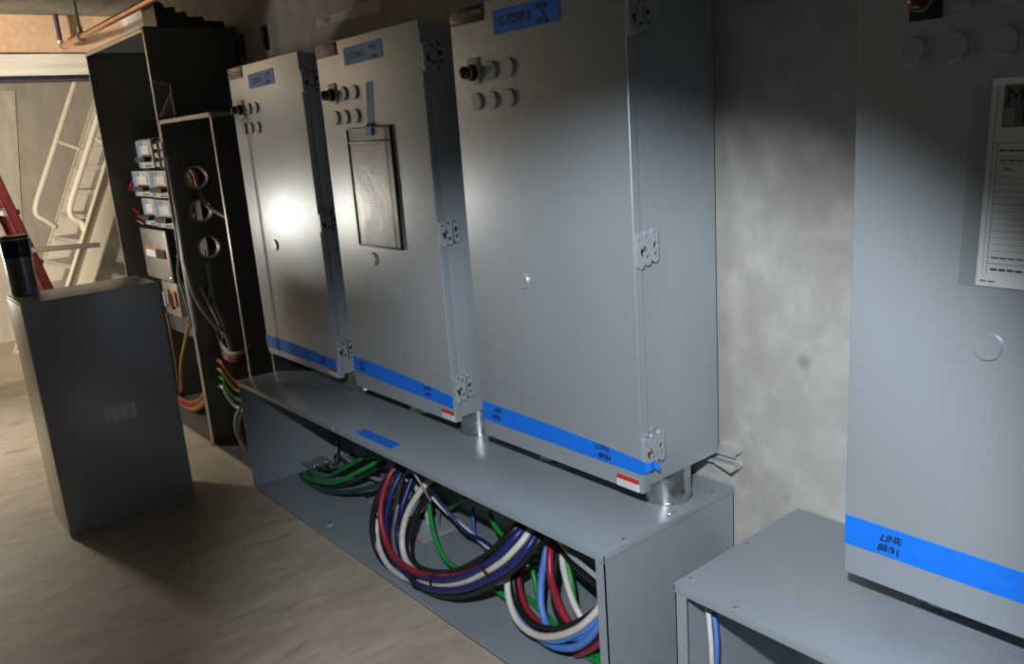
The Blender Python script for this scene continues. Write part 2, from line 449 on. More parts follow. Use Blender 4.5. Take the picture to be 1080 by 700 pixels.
def pilot(parent, x, z, dark_plate=False):
    bxo('legend_plate', BLACK if dark_plate else CREAMPL, parent, x - 0.026, x + 0.026, YF - 0.003, YF, z - 0.034, z + 0.034, 0.001)
    p = finish('pilot_light', lathe(BM(), (x, YF - 0.003, z - 0.004), (0, -1, 0), [(0.021, 0), (0.021, 0.010), (0.0185, 0.011), (0.0185, 0.020)], 24), BLACK, parent, True)
    finish('pilot_lens', lathe(BM(), (x, YF - 0.018, z - 0.004), (0, -1, 0), [(0.0165, 0), (0.0165, 0.014), (0.0150, 0.020), (0.010, 0.025), (0.001, 0.027)], 24), REDLENS, parent, True)
    finish('pilot_bezel', ring(BM(), (x, YF - 0.020, z - 0.004), (0, -1, 0), 0.0165, 0.0195, 0.005), STEEL, parent, True)

def enclosure(xl, wd, label, z0=0.603, z1=1.814, plate_m=PLATEK, hinges=True, tapes=True):
    xr = xl + wd
    t = thing('electrical_enclosure', label, 'electrical cabinet', (xl + wd / 2, (YF + YB) / 2, z0), 'grey wall enclosures above the wireways')
    bxo('body', PAINT, t, xl + 0.008, xr - 0.006, YF + 0.030, YB, z0 + 0.012, z1 - 0.006, 0.003)
    d = bxo('door', PAINT, t, xl, xr, YF, YF + 0.027, z0, z1, 0.0035, 3)
    for x, z in ((0.165, 1.646), (0.235, 1.646), (0.095, 1.571), (0.160, 1.571), (0.230, 1.571), (0.236, 1.100)):
        plug(t, xl + x, z)
    pilot(t, xl + 0.089 + (0.024 if plate_m is None else 0), 1.650, plate_m is None)
    if hinges:
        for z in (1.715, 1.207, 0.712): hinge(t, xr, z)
    return t, xl, xr

def nameplate(t, xl, m, letter_m, maroon_rows=False, text='GE CONTROL'):
    bxo('nameplate', m, t, xl + 0.004, xl + 0.148, YF - 0.0022, YF, 1.769, 1.811, 0.0006)
    y = YF - 0.0026
    finish('plate_lettering', text_bm(text, 0.0165, (xl + 0.058, y, 1.787), UX, UZ, 0, 'LEFT', 0.0003, 0, 0.86), letter_m, t)
    finish('plate_emblem', ring(BM(), (xl + 0.025, y + 0.0006, 1.791), (0, -1, 0), 0.0085, 0.0105, 0.0008), letter_m, t)
    finish('plate_emblem_script', text_bm('ge', 0.013, (xl + 0.0185, y, 1.7885), UX, UZ, 0.4, 'LEFT', 0.0003), letter_m, t)
    finish('plate_stripe', box(BM(), xl + 0.005, xl + 0.147, y, y + 0.0008, 1.7715, 1.7748), MAROON, t)

def warning(t, x0, x1, z0, z1):
    bxo('warning_sticker', WHITEP, t, x0, x1, YF - 0.0008, YF, z0, z1)
    finish('warning_band', box(BM(), x0, x1, YF - 0.0014, YF - 0.0006, z1 - (z1 - z0) * 0.38, z1), REDPR, t)
    for k in range(4):
        zz = z1 - (z1 - z0) * (0.47 + 0.13 * k)
        finish('warning_text', box(BM(), x0 + 0.004, x1 - (0.006 + 0.008 * (k % 2)), YF - 0.0012, YF - 0.0006, zz - 0.0012, zz), LIGHTPR, t)

# --- enclosure nearest the open cabinets
t1, xl, xr = enclosure(-3.488, 0.652, 'grey steel enclosure farthest left, next to the open black cabinets')
nameplate(t1, xl, PLATEK, PLATEW)
tp = tape_strip(t1, xl - 0.008, xr - 0.006, 0.632, 0.686, 0.634, 0.677, TAPE, bow=0.004)
writing(tp, 'LOAD', xr - 0.135, 0.660, 0.016); writing(tp, '88:80', xr - 0.135, 0.643, 0.016)
tp = tape_strip(t1, xl + 0.20, xl + 0.438, 1.720, 1.774, 1.722, 1.779, TAPEL)
writing(tp, 'C-TZ10-1', xl + 0.215, 1.738, 0.026, INKF); writing(tp, '18-90', xl + 0.36, 1.757, 0.014, INKF); writing(tp, '18-91', xl + 0.365, 1.727, 0.014, INKF)
warning(t1, xr - 0.075, xr - 0.006, 0.607, 0.637)

# --- enclosure with the document pocket
t2, xl, xr = enclosure(-2.700, 0.636, 'grey steel enclosure with a document pocket on its door, second from left')
nameplate(t2, xl, MAROON, PLATEW)
tp = tape_strip(t2, xl + 0.004, xr - 0.004, 0.663, 0.720, 0.650, 0.690, TAPE, bow=0.006)
writing(tp, 'LINE', xl + 0.045, 0.695, 0.017); writing(tp, '88:81', xl + 0.05, 0.675, 0.017)
writing(tp, 'LOAD', xr - 0.17, 0.685, 0.017); writing(tp, '88:82', xr - 0.165, 0.664, 0.017)
tp = tape_strip(t2, xl + 0.193, xl + 0.431, 1.730, 1.785, 1.734, 1.788, TAPEL)
writing(tp, 'C-TZ10-2', xl + 0.207, 1.748, 0.027, INKF); writing(tp, '18-100', xl + 0.35, 1.766, 0.015, INKF); writing(tp, '18-41', xl + 0.362, 1.737, 0.015, INKF)
warning(t2, xr - 0.072, xr - 0.004, 0.607, 0.639)
# document pocket
px0, px1, pz0, pz1 = xl + 0.166, xl + 0.432, 1.146, 1.530
pk = bxo('document_pocket', AGEDP, t2, px0, px1, YF - 0.002, YF, pz0, pz1)
for (a0, a1, c0, c1) in ((px0 - 0.004, px0 + 0.004, pz0, pz1), (px1 - 0.003, px1 + 0.006, pz0 - 0.003, pz1 + 0.004), (px0, px1, pz0 - 0.003, pz0 + 0.003), (px0, px1, pz1 - 0.003, pz1 + 0.003), (px0, px1, pz1 - 0.046, pz1 - 0.039)):
    finish('pocket_frame', box(BM(), a0, a1, YF - 0.009, YF - 0.001, c0, c1, 0.001), BLACK, pk, True)
bxo('pocket_rail', GREYPR, pk, px1 - 0.036, px1 - 0.022, YF - 0.006, YF - 0.001, pz0, pz1)
bxo('pocket_paper', WHITEP, pk, px0 + 0.014, px1 - 0.040, YF - 0.004, YF - 0.002, pz0 + 0.010, pz1 - 0.055)
for k in range(24):
    zz = pz1 - 0.085 - k * 0.0118; x0 = px0 + 0.05 + 0.012 * random.random(); x1 = x0 + random.uniform(0.04, 0.13)
    finish('paper_line', box(BM(), x0, min(x1, px1 - 0.05), YF - 0.0046, YF - 0.0038, zz - 0.0015, zz), LIGHTPR, pk)
bxo('pocket_sleeve', SLEEVE, pk, px0 + 0.004, px1 - 0.004, YF - 0.0065, YF - 0.0060, pz0 + 0.003, pz1 - 0.002)
b = BM(); quadprism(b, [(xl + 0.313, YF, 1.668), (xl + 0.334, YF, 1.671), (xl + 0.338, YF, 1.664), (xl + 0.355, YF, 1.672), (xl + 0.337, YF, 1.545), (xl + 0.298, YF, 1.545)], (0, -0.0012, 0))
quadprism(b, [(xl + 0.337, YF, 1.545), (xl + 0.298, YF, 1.545), (xl + 0.297, YF - 0.010, 1.534), (xl + 0.336, YF - 0.010, 1.534)], (0, -0.0012, 0))
quadprism(b, [(xl + 0.336, YF - 0.010, 1.534), (xl + 0.297, YF - 0.010, 1.534), (xl + 0.293, YF - 0.010, 1.504), (xl + 0.331, YF - 0.010, 1.504)], (0, -0.0012, 0))
tag(finish('tape', b, TAPEL, t2), 'short vertical strip of blue tape above the pocket')

# --- large enclosure in the middle
t3, xl, xr = enclosure(-1.914, 0.634, 'large grey steel enclosure at the centre, its right side in view')
nameplate(t3, xl, PLATEK, PLATEW)
tp = tape_strip(t3, xl + 0.003, xr - 0.002, 0.655, 0.712, 0.654, 0.692, TAPE, bow=0.004)
writing(tp, 'LINE', xl + 0.055, 0.690, 0.018); writing(tp, '88:83', xl + 0.045, 0.668, 0.018)
writing(tp, 'LOAD', xr - 0.160, 0.686, 0.019); writing(tp, '88:84', xr - 0.150, 0.663, 0.020)
# the free end of that tape folds round the door edge over the hinge
b = BM()
cr = [(xr - 0.004, YF - 0.001), (xr + 0.010, YF - 0.001), (xr + 0.018, YF + 0.012), (xr + 0.016, YF + 0.026), (xr + 0.024, YF + 0.036)]
zt = [(0.654, 0.692), (0.662, 0.690), (0.668, 0.686), (0.668, 0.690), (0.660, 0.676)]
for (a, z), (c, z2) in zip(list(zip(cr, zt)), list(zip(cr, zt))[1:]):
    quadprism(b, [(a[0], a[1], z[0]), (c[0], c[1], z2[0]), (c[0], c[1], z2[1]), (a[0], a[1], z[1])], (0.0012, -0.0008, 0))
finish('tape_end', b, TAPE, tp)
tp = tape_strip(t3, xl + 0.187, xl + 0.433, 1.728, 1.786, 1.731, 1.784, TAPE)
writing(tp, 'C-TZ10-3', xl + 0.206, 1.748, 0.030, INK); writing(tp, '18-110', xl + 0.345, 1.766, 0.016, INK); writing(tp, '18-110', xl + 0.347, 1.734, 0.016, INK)
b = BM(); quadprism(b, [(xl + 0.365, YF - 0.0012, 1.765), (xl + 0.368, YF - 0.0012, 1.766), (xl + 0.394, YF - 0.0012, 1.734), (xl + 0.390, YF - 0.0012, 1.733)], (0, -0.0005, 0))
finish('writing', b, INK, tp)
warning(t3, xr - 0.086, xr - 0.012, 0.604, 0.637)

# --- enclosure at the right edge
t4, xl, xr = enclosure(-0.757, 0.80, 'grey steel enclosure at the right edge with a paper form on its door', plate_m=None, hinges=False)
tp = tape_strip(t4, xl + 0.001, xr - 0.02, 0.666, 0.726, 0.672, 0.722, TAPE)
writing(tp, 'LINE', xl + 0.070, 0.698, 0.020); writing(tp, '88:91', xl + 0.064, 0.676, 0.020)
# paper form in a clear sleeve, hung a little askew
fo = Vector((xl + 0.2115, YF - 0.002, 1.200)); fa = math.radians(-1.3)
fu, fv = Vector((math.cos(fa), 0, math.sin(fa))), Vector((-math.sin(fa), 0, math.cos(fa)))
def fq(name, m, x0, x1, z0, z1, lift, par, th=0.0006):
    b = BM(); quadprism(b, [fo + fu * x + fv * z + Vector((0, -lift, 0)) for x, z in ((x0, z0), (x1, z0), (x1, z1), (x0, z1))], (0, -th, 0))
    return finish(name, b, m, par)
form = fq('paper_form', WHITEP, 0, 0.246, 0, 0.318, 0.0, t4)
fq('form_header', HEADPR, 0.018, 0.226, 0.246, 0.308, 0.0008, form)
fq('form_header_block', TANPR, 0.020, 0.036, 0.248, 0.274, 0.0014, form)
for s, x, z in (('M', 0.021, 0.279), ('N', 0.043, 0.251)):
    finish('form_lettering', text_bm(s, 0.034, fo + fu * x + fv * z + Vector((0, -0.0016, 0)), fu, fv, 0, 'LEFT', 0.0003), BLACK, form)
for x0, x1, z0, z1 in ((0.014, 0.0152, 0.02, 0.222), (0.008, 0.0088, 0.02, 0.30), (0.232, 0.2335, 0.02, 0.222)): fq('form_rule', LIGHTPR, x0, x1, z0, z1, 0.0008, form)
for k in range(19):
    zz = 0.222 - k * 0.0103; fq('form_rule', GREYPR if k in (0, 13, 18) else LIGHTPR, 0.014, 0.232, zz, zz + 0.0007, 0.0008, form)
for z, x0, x1 in ((0.211, 0.018, 0.11), (0.196, 0.020, 0.08), (0.183, 0.026, 0.045), (0.046, 0.02, 0.15), (0.027, 0.02, 0.17), (0.028, 0.02, 0.14), (0.008, 0.006, 0.03)):
    n = int((x1 - x0) / 0.012)
    for k in range(n):
        xx = x0 + k * 0.012; fq('form_text', GREYPR, xx, xx + 0.0095, z - 0.001, z + 0.0016, 0.0008, form)
fq('clear_sleeve', SLEEVE, -0.026, 0.256, -0.002, 0.306, 0.0022, form)

# ------------------------------------------------------------------ wireways
ZT, Y0, YWW = 0.508, 1.243, 1.748
def wireway(x0, x1, y0, label, screws, left_return=True, m=PAINTD):
    t = thing('wireway', label, 'wireway', ((x0 + x1) / 2, (y0 + YWW) / 2, 0), 'grey floor wireways along the concrete wall')
    th = 0.003
    b = BM(); box(b, x0 - 0.002, x1 + 0.002, y0 - 0.002, YWW, ZT - 0.004, ZT, 0.0015)
    box(b, x0 - 0.002, x1 + 0.002, y0 - 0.002, y0 + 0.002, ZT - 0.022, ZT - 0.003, 0.001)
    box(b, x1 - 0.002, x1 + 0.002, y0 - 0.002, YWW, ZT - 0.018, ZT - 0.003, 0.001)
    box(b, x0 - 0.002, x0 + 0.002, y0 - 0.002, YWW, ZT - 0.018, ZT - 0.003, 0.001)
    lid = finish('top_cover', b, m, t, True)
    for s, x in ((1, x0), (-1, x1)):
        b = BM(); box(b, min(x, x + s * th), max(x, x + s * th), y0, YWW, 0, ZT - 0.004)
        if s < 0 or left_return: box(b, min(x, x + s * 0.030), max(x, x + s * 0.030), y0, y0 + th, 0, ZT - 0.004)
        finish('end_panel', b, m, t)
    bxo('back_panel', m, t, x0, x1, YWW - th, YWW, 0, ZT - 0.004)
    b = BM(); box(b, x0 + th, x1 - th, y0, YWW - th, 0, th); box(b, x0 + 0.03, x1 - 0.03, y0, y0 + th, 0, 0.014)
    finish('bottom_panel', b, m, t)
    for (sx, sy) in screws:
        b = BM(); lathe(b, (sx, sy, ZT), (0, 0, 1), [(0.006, 0), (0.006, 0.0025), (0.003, 0.0045)], 10)
        finish('cover_screw', b, ZINC, lid, True)
    return t
X0, X1 = -3.497, -1.268
ww1 = wireway(X0, X1, Y0, 'long grey sheet-metal wireway with open front spilling coloured cables', [], False)
for x in (-2.62, -1.98, -1.42):   # screws in the front lip of the cover
    b = BM(); lathe(b, (x, Y0 - 0.001, ZT - 0.010), (0, -1, 0), [(0.004, 0), (0.004, 0.004), (0.002, 0.006)], 10); finish('lip_screw', b, ZINC, ww1, True)
for y in (1.33, 1.50, 1.52, 1.68):
    b = BM(); lathe(b, (X1 - 0.016, y, ZT), (0, 0, 1), [(0.006, 0), (0.006, 0.0025), (0.003, 0.0045)], 10); finish('cover_screw', b, ZINC, ww1, True)
# strip of tape on the cover
b = BM(); quadprism(b, [(-2.490, 1.262, ZT), (-2.258, 1.264, ZT), (-2.260, 1.308, ZT), (-2.490, 1.305, ZT)], (0, 0, 0.001)); tq = finish('tape', b, TAPE, ww1)
tag(tq, 'strip of blue tape on the top cover')
for k, (s, xx) in enumerate((('C-TZ', -2.47), ('10-2', -2.37))):
    finish('writing', text_bm(s, 0.026, (xx, 1.276, ZT + 0.0014), UX, UY, 0.25, 'LEFT', 0.0003, 0.001), INKF, tq)
ww2 = wireway(-1.071, 1.4, 1.262, 'second grey wireway in the lower right corner under the right enclosure', [(-1.056, 1.30), (-1.056, 1.51), (-1.056, 1.735), (-0.92, 1.272), (-0.5, 1.272)])
# washer and bolt on the wireway bottom
p = on(348, 553, 2, 0.003)
bw = thing('anchor_bolt', 'small zinc anchor bolt with washer on the wireway bottom', 'bolt', (p.x, p.y, 0.003))
finish('washer', ring(BM(), (p.x, p.y, 0.003), (0, 0, 1), 0.006, 0.016, 0.002), ALUPL, bw, True)
finish('bolt_head', lathe(BM(), (p.x, p.y, 0.003), (0, 0, 1), [(0.009, 0), (0.009, 0.008), (0.006, 0.011)], 6), ZINC, bw)

# conduit nipples between wireways and enclosures
def nipple(x, y, label, r=0.064, z1=0.6145):
    t = thing('conduit_nipple', label, 'conduit', (x, y, ZT), 'galvanised nipples under the enclosures')
    finish('pipe_wall', ring(BM(), (x, y, ZT + 0.001), (0, 0, 1), r - 0.004, r, z1 - ZT - 0.002, 40), GALV, t, True)
    finish('locknut', ring(BM(), (x, y, ZT + 0.001), (0, 0, 1), r, r + 0.003, 0.004, 40), GALV, t, True)
nipple(-1.366, 1.588, 'shiny galvanised nipple under the right corner of the central enclosure')
nipple(-1.80, 1.592, 'galvanised nipple half hidden under the middle of the central enclosure')
nipple(-2.165, 1.565, 'galvanised nipple under the right corner of the document-pocket enclosure')
nipple(-2.50, 1.575, 'galvanised nipple under the left part of the document-pocket enclosure')
nipple(-2.93, 1.56, 'galvanised nipple under the right corner of the leftmost enclosure')
nipple(-0.640, 1.596, 'galvanised nipple under the right edge enclosure')

# strut channel behind the enclosures
def strut(x0, x1, z, label, name='strut_channel'):
    b = BM(); y0, y1 = YB + 0.001, YW - 0.001; h = 0.0206
    prof = [(y1, z - h), (y0, z - h), (y0, z - h + 0.010), (y0 + 0.0025, z - h + 0.010), (y0 + 0.0025, z - h + 0.0025), (y1 - 0.0025, z - h + 0.0025),
            (y1 - 0.0025, z + h - 0.0025), (y0 + 0.0025, z + h - 0.0025), (y0 + 0.0025, z + h - 0.010), (y0, z + h - 0.010), (y0, z + h), (y1, z + h)]
    quadprism(b, [(x0, y, zz) for y, zz in prof], (x1 - x0, 0, 0))
    return tag(finish(name, b, STRUT), label, 'strut channel', 'strut channels on the back wall')
strut(-3.5, -1.235, 0.600, 'galvanised strut end poking out behind the bottom of the central enclosure')
strut(-3.5, -1.30, 1.740, 'galvanised strut behind the tops of the three enclosures')
bk = BM(); quadprism(bk, [(-1.30, YB, 0.5805), (-1.235, YB - 0.02, 0.578), (-1.235, YW - 0.002, 0.578), (-1.30, YW - 0.002, 0.5805)], (0, 0, -0.003))
tag(finish('mounting_plate', bk, STRUT), 'small flat steel plate under the strut end beside the central enclosure', 'bracket')

# ------------------------------------------------------------------ open black cabinets
AX0, AX1, AY, AZ = -5.242, -4.180, 1.308, 2.072
BX1, BZ = -3.502, 1.649
TH = 0.004
A = thing('open_cabinet', 'tall open charcoal cabinet with breakers inside, left of the wall enclosures', 'electrical cabinet', ((AX0 + AX1) / 2, 1.53, 0))
bxo('left_panel', DARKP, A, AX0, AX0 + TH, AY, YW - 0.003, 0, AZ)
bxo('top_panel', DARKP, A, AX0, AX1, AY, YW - 0.003, AZ - TH, AZ)
bxo('back_panel', DARKP, A, AX0, AX1, YW - 0.007, YW - 0.003, 0, AZ)
bxo('bottom_panel', DARKP, A, AX0, AX1, AY, YW - 0.003, 0.0, TH)
HO = [(1.433, 1.373), (1.430, 1.211), (1.439, 1.030)]
hol = [circ((AX1 - TH, y, z), UY, UZ, 0.050, 24) for y, z in HO]
hol.append([(AX1 - TH, 1.318, 1.666), (AX1 - TH, 1.392, 1.668), (AX1 - TH, 1.391, 1.815), (AX1 - TH, 1.314, 1.832)])
finish('right_panel', plate([(AX1 - TH, AY, 0), (AX1 - TH, YW - 0.003, 0), (AX1 - TH, YW - 0.003, AZ), (AX1 - TH, AY, AZ)], hol, (TH, 0, 0)), DARKP, A)
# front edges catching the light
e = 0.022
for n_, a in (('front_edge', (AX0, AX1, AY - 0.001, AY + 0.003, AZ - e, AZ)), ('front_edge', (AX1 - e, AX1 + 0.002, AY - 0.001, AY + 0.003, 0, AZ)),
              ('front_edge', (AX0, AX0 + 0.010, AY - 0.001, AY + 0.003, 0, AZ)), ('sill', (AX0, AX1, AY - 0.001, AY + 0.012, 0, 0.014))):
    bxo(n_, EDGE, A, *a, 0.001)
# edging of the small notch in the side
for q in (((AX1, 1.316, 1.826), (AX1, 1.391, 1.812)), ((AX1, 1.391, 1.812), (AX1, 1.392, 1.668))):
    b = BM(); tube(b, q, 0.007, 6, False); finish('notch_edge', b, EDGE, A)
b = BM(); quadprism(b, [(AX1 - 0.05, 1.33, 1.665), (AX1 - 0.05, 1.35, 1.665), (AX1 - 0.05, 1.41, 1.75), (AX1 - 0.05, 1.40, 1.78)], (0.004, 0, 0)); finish('notch_brace', b, EDGE, A)
b = BM(); tube(b, [(AX0 + 0.02, 1.52, 1.70), (AX0 + 0.02, 1.73, 1.70)], 0.006, 6, False); finish('panel_stud', b, DARKP, A)
for y, z in HO:
    finish('conduit_bushing', ring(BM(), (AX1, y, z), (1, 0, 0), 0.049, 0.058, 0.030, 28), STEEL, A, True)
    finish('conduit_lip', ring(BM(), (AX1 + 0.030, y, z), (1, 0, 0), 0.050, 0.055, 0.010, 28), STEEL, A, True)

B = thing('open_cabinet', 'shorter open black cabinet with round conduit holes and hanging grey cables', 'electrical cabinet', ((AX1 + BX1) / 2, 1.53, 0))
bxo('top_panel', DARKP, B, AX1 + 0.003, BX1, AY, YW - 0.003, BZ - TH, BZ)
bxo('right_panel', DARKP, B, BX1 - TH, BX1, 1.425, YW - 0.003, 0, BZ)
bxo('panel_return', DARKP, B, BX1 - 0.03, BX1, 1.425, 1.429, 0, BZ)
bxo('back_panel', DARKP, B, AX1 + 0.003, BX1, YW - 0.007, YW - 0.003, 0, BZ)
bxo('bottom_panel', DARKP, B, AX1 + 0.003, BX1, AY, YW - 0.003, 0, TH)
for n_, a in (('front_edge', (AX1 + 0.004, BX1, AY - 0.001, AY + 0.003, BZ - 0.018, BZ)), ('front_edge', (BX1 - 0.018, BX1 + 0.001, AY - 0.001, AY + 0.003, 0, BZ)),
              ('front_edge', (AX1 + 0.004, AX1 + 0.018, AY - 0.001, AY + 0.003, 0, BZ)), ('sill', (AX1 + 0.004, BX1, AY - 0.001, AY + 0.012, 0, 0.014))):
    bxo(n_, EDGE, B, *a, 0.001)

# black ragged foam block on the tall cabinet
b = BM()
xs = [AX1 - 0.10, AX1 + 0.02]
prof = [(1.378, AZ), (1.376, AZ + 0.125), (1.42, AZ + 0.10), (1.425, AZ + 0.085), (1.47, AZ + 0.09), (1.475, AZ + 0.065), (1.52, AZ + 0.07), (1.53, AZ + 0.045), (1.60, AZ + 0.05), (1.61, AZ + 0.03), (1.70, AZ + 0.03), (1.70, AZ)]
quadprism(b, [(AX1 - 0.20, y, z + 0.001) for y, z in prof], (0.19, 0, 0))
tag(finish('foam_block', b, BLACK), 'ragged black foam block lying on top of the tall open cabinet', 'foam block')

# breakers on a mounting plate in the tall cabinet, facing the room
YP = 1.500
bxo('mounting_plate', DARKP, A, AX0 + 0.01, -4.35, YP, YP + 0.004, 0.45, 1.585)
def breaker(x0, x1, z0, z1, label, yf=1.400, dark=False):
    t = thing('circuit_breaker', label, 'circuit breaker', ((x0 + x1) / 2, (yf + YP) / 2, z0), 'breakers in the tall open cabinet')
    h = z1 - z0; w_ = x1 - x0
    bxo('breaker_body', BLACK, t, x0, x1, yf + 0.016, YP - 0.001, z0, z1, 0.003)
    if dark:
        for k in range(3):
            zz = z0 + h * (0.08 + 0.31 * k)
            bxo('terminal', STEEL, t, x0 + w_ * 0.10, x0 + w_ * 0.36, yf, yf + 0.015, zz, zz + h * 0.18, 0.002)
            bxo('terminal', BREAKW, t, x0 + w_ * 0.55, x0 + w_ * 0.92, yf, yf + 0.015, zz, zz + h * 0.2, 0.002)
        return
    bxo('breaker_face', BREAKW, t, x0, x1, yf, yf + 0.015, z0 + 0.002, z1 - 0.002, 0.003)
    bxo('face_label', BREAKB, t, x0 + w_ * 0.02, x0 + w_ * 0.16, yf - 0.002, yf, z0 + h * 0.05, z1 - h * 0.05)
    bxo('face_label', BREAKB, t, x0 + w_ * 0.2, x0 + w_ * 0.42, yf - 0.002, yf, z1 - h * 0.22, z1 - h * 0.06)
    bxo('handle_well', GREYLBL, t, x0 + w_ * 0.40, x0 + w_ * 0.84, yf - 0.003, yf, z0 + h * 0.50, z0 + h * 0.80)
    bxo('toggle', BLACK, t, x0 + w_ * 0.22, x0 + w_ * 0.88, yf - 0.035, yf - 0.0005, z0 + h * 0.22, z0 + h * 0.40, 0.004)
    bxo('rating_patch', GREYPR, t, x0 + w_ * 0.45, x0 + w_ * 0.8, yf - 0.002, yf, z0 + h * 0.05, z0 + h * 0.12)
breaker(-4.930, -4.665, 1.425, 1.575, 'cream circuit breaker alone at the top of the stack')
breaker(-4.655, -4.430, 1.420, 1.565, 'black terminal block right of the top cream breaker', dark=True)
breaker(-5.100, -4.785, 1.270, 1.413, 'cream circuit breaker in the left column, upper')
breaker(-4.775, -4.480, 1.265, 1.413, 'cream circuit breaker in the right column, upper')
breaker(-5.000, -4.785, 1.110, 1.262, 'cream circuit breaker in the left column, lower')
breaker(-4.775, -4.490, 1.105, 1.258, 'cream circuit breaker in the right column, lower')
t = thing('drive_unit', 'flat steel covered unit with orange label below the breakers', 'electrical unit', (-4.86, 1.45, 0.81))
bxo('cover', STEEL, t, -5.085, -4.635, 1.385, 1.395, 0.812, 1.092, 0.002)
bxo('housing', BLACK, t, -5.080, -4.638, 1.396, YP - 0.001, 0.812, 1.090, 0.002)
bxo('orange_label', ORANGE, t, -5.03, -4.90, 1.3835, 1.385, 0.975, 1.000)
bxo('white_label', WHITEP, t, -5.03, -4.86, 1.3835, 1.385, 0.935, 0.974)
bxo('switch_block', BLACK, t, -4.83, -4.68, 1.377, 1.385, 0.935, 0.985, 0.002)
for x, z in ((-5.06, 0.835), (-4.66, 0.835), (-5.06, 1.07), (-4.66, 1.07)):
    finish('cover_screw', lathe(BM(), (x, 1.385, z), (0, -1, 0), [(0.008, 0), (0.008, 0.003), (0.004, 0.005)], 10), ZINC, t, True)
t = thing('terminal_box', 'small steel terminal box with orange and blue terminals below the drive unit', 'terminal box', (-4.75, 1.45, 0.61))
bxo('housing', STEEL, t, -4.90, -4.64, 1.400, YP - 0.001, 0.610, 0.800, 0.003)
for k, m_ in enumerate((BREAKB, ORANGE, BLACK, ORANGE)):
    bxo('terminal', m_, t, -4.885 + 0.06 * k, -4.845 + 0.06 * k, 1.388, 1.400, 0.650 + 0.02 * (k % 2), 0.735 + 0.02 * (k % 2), 0.002)

# ------------------------------------------------------------------ metal box standing on the floor
bx0, bx1, by0, by1, bz = -3.905, -3.600, 0.508, 1.012, 0.980
FB = thing('metal_box', 'dark grey metal box standing upright on the floor, with a rating label', 'metal box', ((bx0 + bx1) / 2, (by0 + by1) / 2, 0))
bxo('housing', BOXP, FB, bx0, bx1, by0, by1, 0.0, bz, 0.003)
bxo('front_lid', STEEL, FB, bx0 + 0.004, bx1 - 0.004, by0 - 0.005, by0, 0.004, bz - 0.010, 0.001)
bxo('top_edge', EDGE, FB, bx0 - 0.001, bx1 + 0.001, by0 - 0.004, by0 + 0.003, bz - 0.008, bz + 0.002, 0.001)
lb = bxo('rating_label', GREYLBL, FB, bx1, bx1 + 0.0012, 0.716, 0.836, 0.436, 0.500)
for k in range(5):
    for j in range(3):
        zz = 0.492 - k * 0.012; y = 0.722 + j * 0.038
        bxo('label_text', LIGHTPR, lb, bx1 + 0.0012, bx1 + 0.0018, y, y + random.uniform(0.018, 0.032), zz - 0.003, zz)
for y, z in ((0.54, 0.95), (0.98, 0.95), (0.54, 0.03), (0.98, 0.03)):
    finish('corner_rivet', lathe(BM(), (bx1, y, z), (1, 0, 0), [(0.003, 0), (0.003, 0.001), (0.001, 0.0015)], 8), BOXP, FB)

mg = thing('tumbler', 'dark steel tumbler with black lid on the floor-standing metal box', 'tumbler', (-3.848, 0.566, bz + 0.001))
mx, my, mz = -3.848, 0.566, bz + 0.001
finish('cup', lathe(BM(), (mx, my, mz), (0, 0, 1), [(0.046, 0), (0.049, 0.004), (0.050, 0.08), (0.052, 0.155), (0.052, 0.156)], 32), MUGM, mg, True)
finish('lid', lathe(BM(), (mx, my, mz + 0.156), (0, 0, 1), [(0.0535, 0), (0.0535, 0.078), (0.053, 0.083), (0.049, 0.086), (0.001, 0.086)], 32), MUGT, mg, True)
finish('lid_rim', ring(BM(), (mx, my, mz + 0.226), (0, 0, 1), 0.0534, 0.0545, 0.006, 32), STEEL, mg, True)

# ------------------------------------------------------------------ stair, ladder, pipe on the left
ST = thing('ship_stair', 'cream painted steel ship stair with tube handrails by the far wall', 'stair', (-7.2, 1.5, 0))
wv = Vector((-0.997, -0.075, 0)).normalized(); av = Vector((-0.075, 0.997, 0)).normalized()
S0 = Vector((-6.99, 1.115, 0)); RUN = 0.50; W = 0.72
def sp_(u, z, da=0.0, du=0.0): return S0 + wv * (u + du) + av * (z * RUN + da) + Vector((0, 0, z))
for u in (0.0, W):
    b = BM(); hw = 0.10
    quadprism(b, [sp_(u, 0, -hw), sp_(u, 0, hw), sp_(u, 3.0, hw), sp_(u, 3.0, -hw)], wv * 0.006)
    for s in (-1, 1):
        quadprism(b, [sp_(u, 0, s * hw), sp_(u, 0, s * (hw - 0.010)), sp_(u, 3.0, s * (hw - 0.010)), sp_(u, 3.0, s * hw)], wv * (0.045 if u else -0.045))
    finish('stringer', b, CREAM, ST)
for k in range(16):
    z = 0.17 + k * 0.182
    if z > 2.9: break
    b = BM(); quadprism(b, [sp_(0.006, z, -0.09), sp_(W, z, -0.09), sp_(W, z, 0.10), sp_(0.006, z, 0.10)], (0, 0, -0.035))
    finish('tread', b, TREAD, ST)
for u in (0.0, W):
    zb = 1.07
    off = -0.30 if u else -0.25
    p = [sp_(u, 2.95, off), sp_(u, 2.2, off), sp_(u, 1.45, off), sp_(u, zb + 0.12, off), sp_(u, zb + 0.02, off + 0.03), sp_(u, zb - 0.04, off + 0.12), sp_(u, zb - 0.10, -0.09)]
    b = BM(); tube(b, p, 0.021, 10); finish('handrail', b, CREAM, ST, True)
    b = BM(); tube(b, [sp_(u, 1.66, off), sp_(u, 1.58, -0.09)], 0.016, 8, False); finish('rail_post', b, CREAM, ST, True)

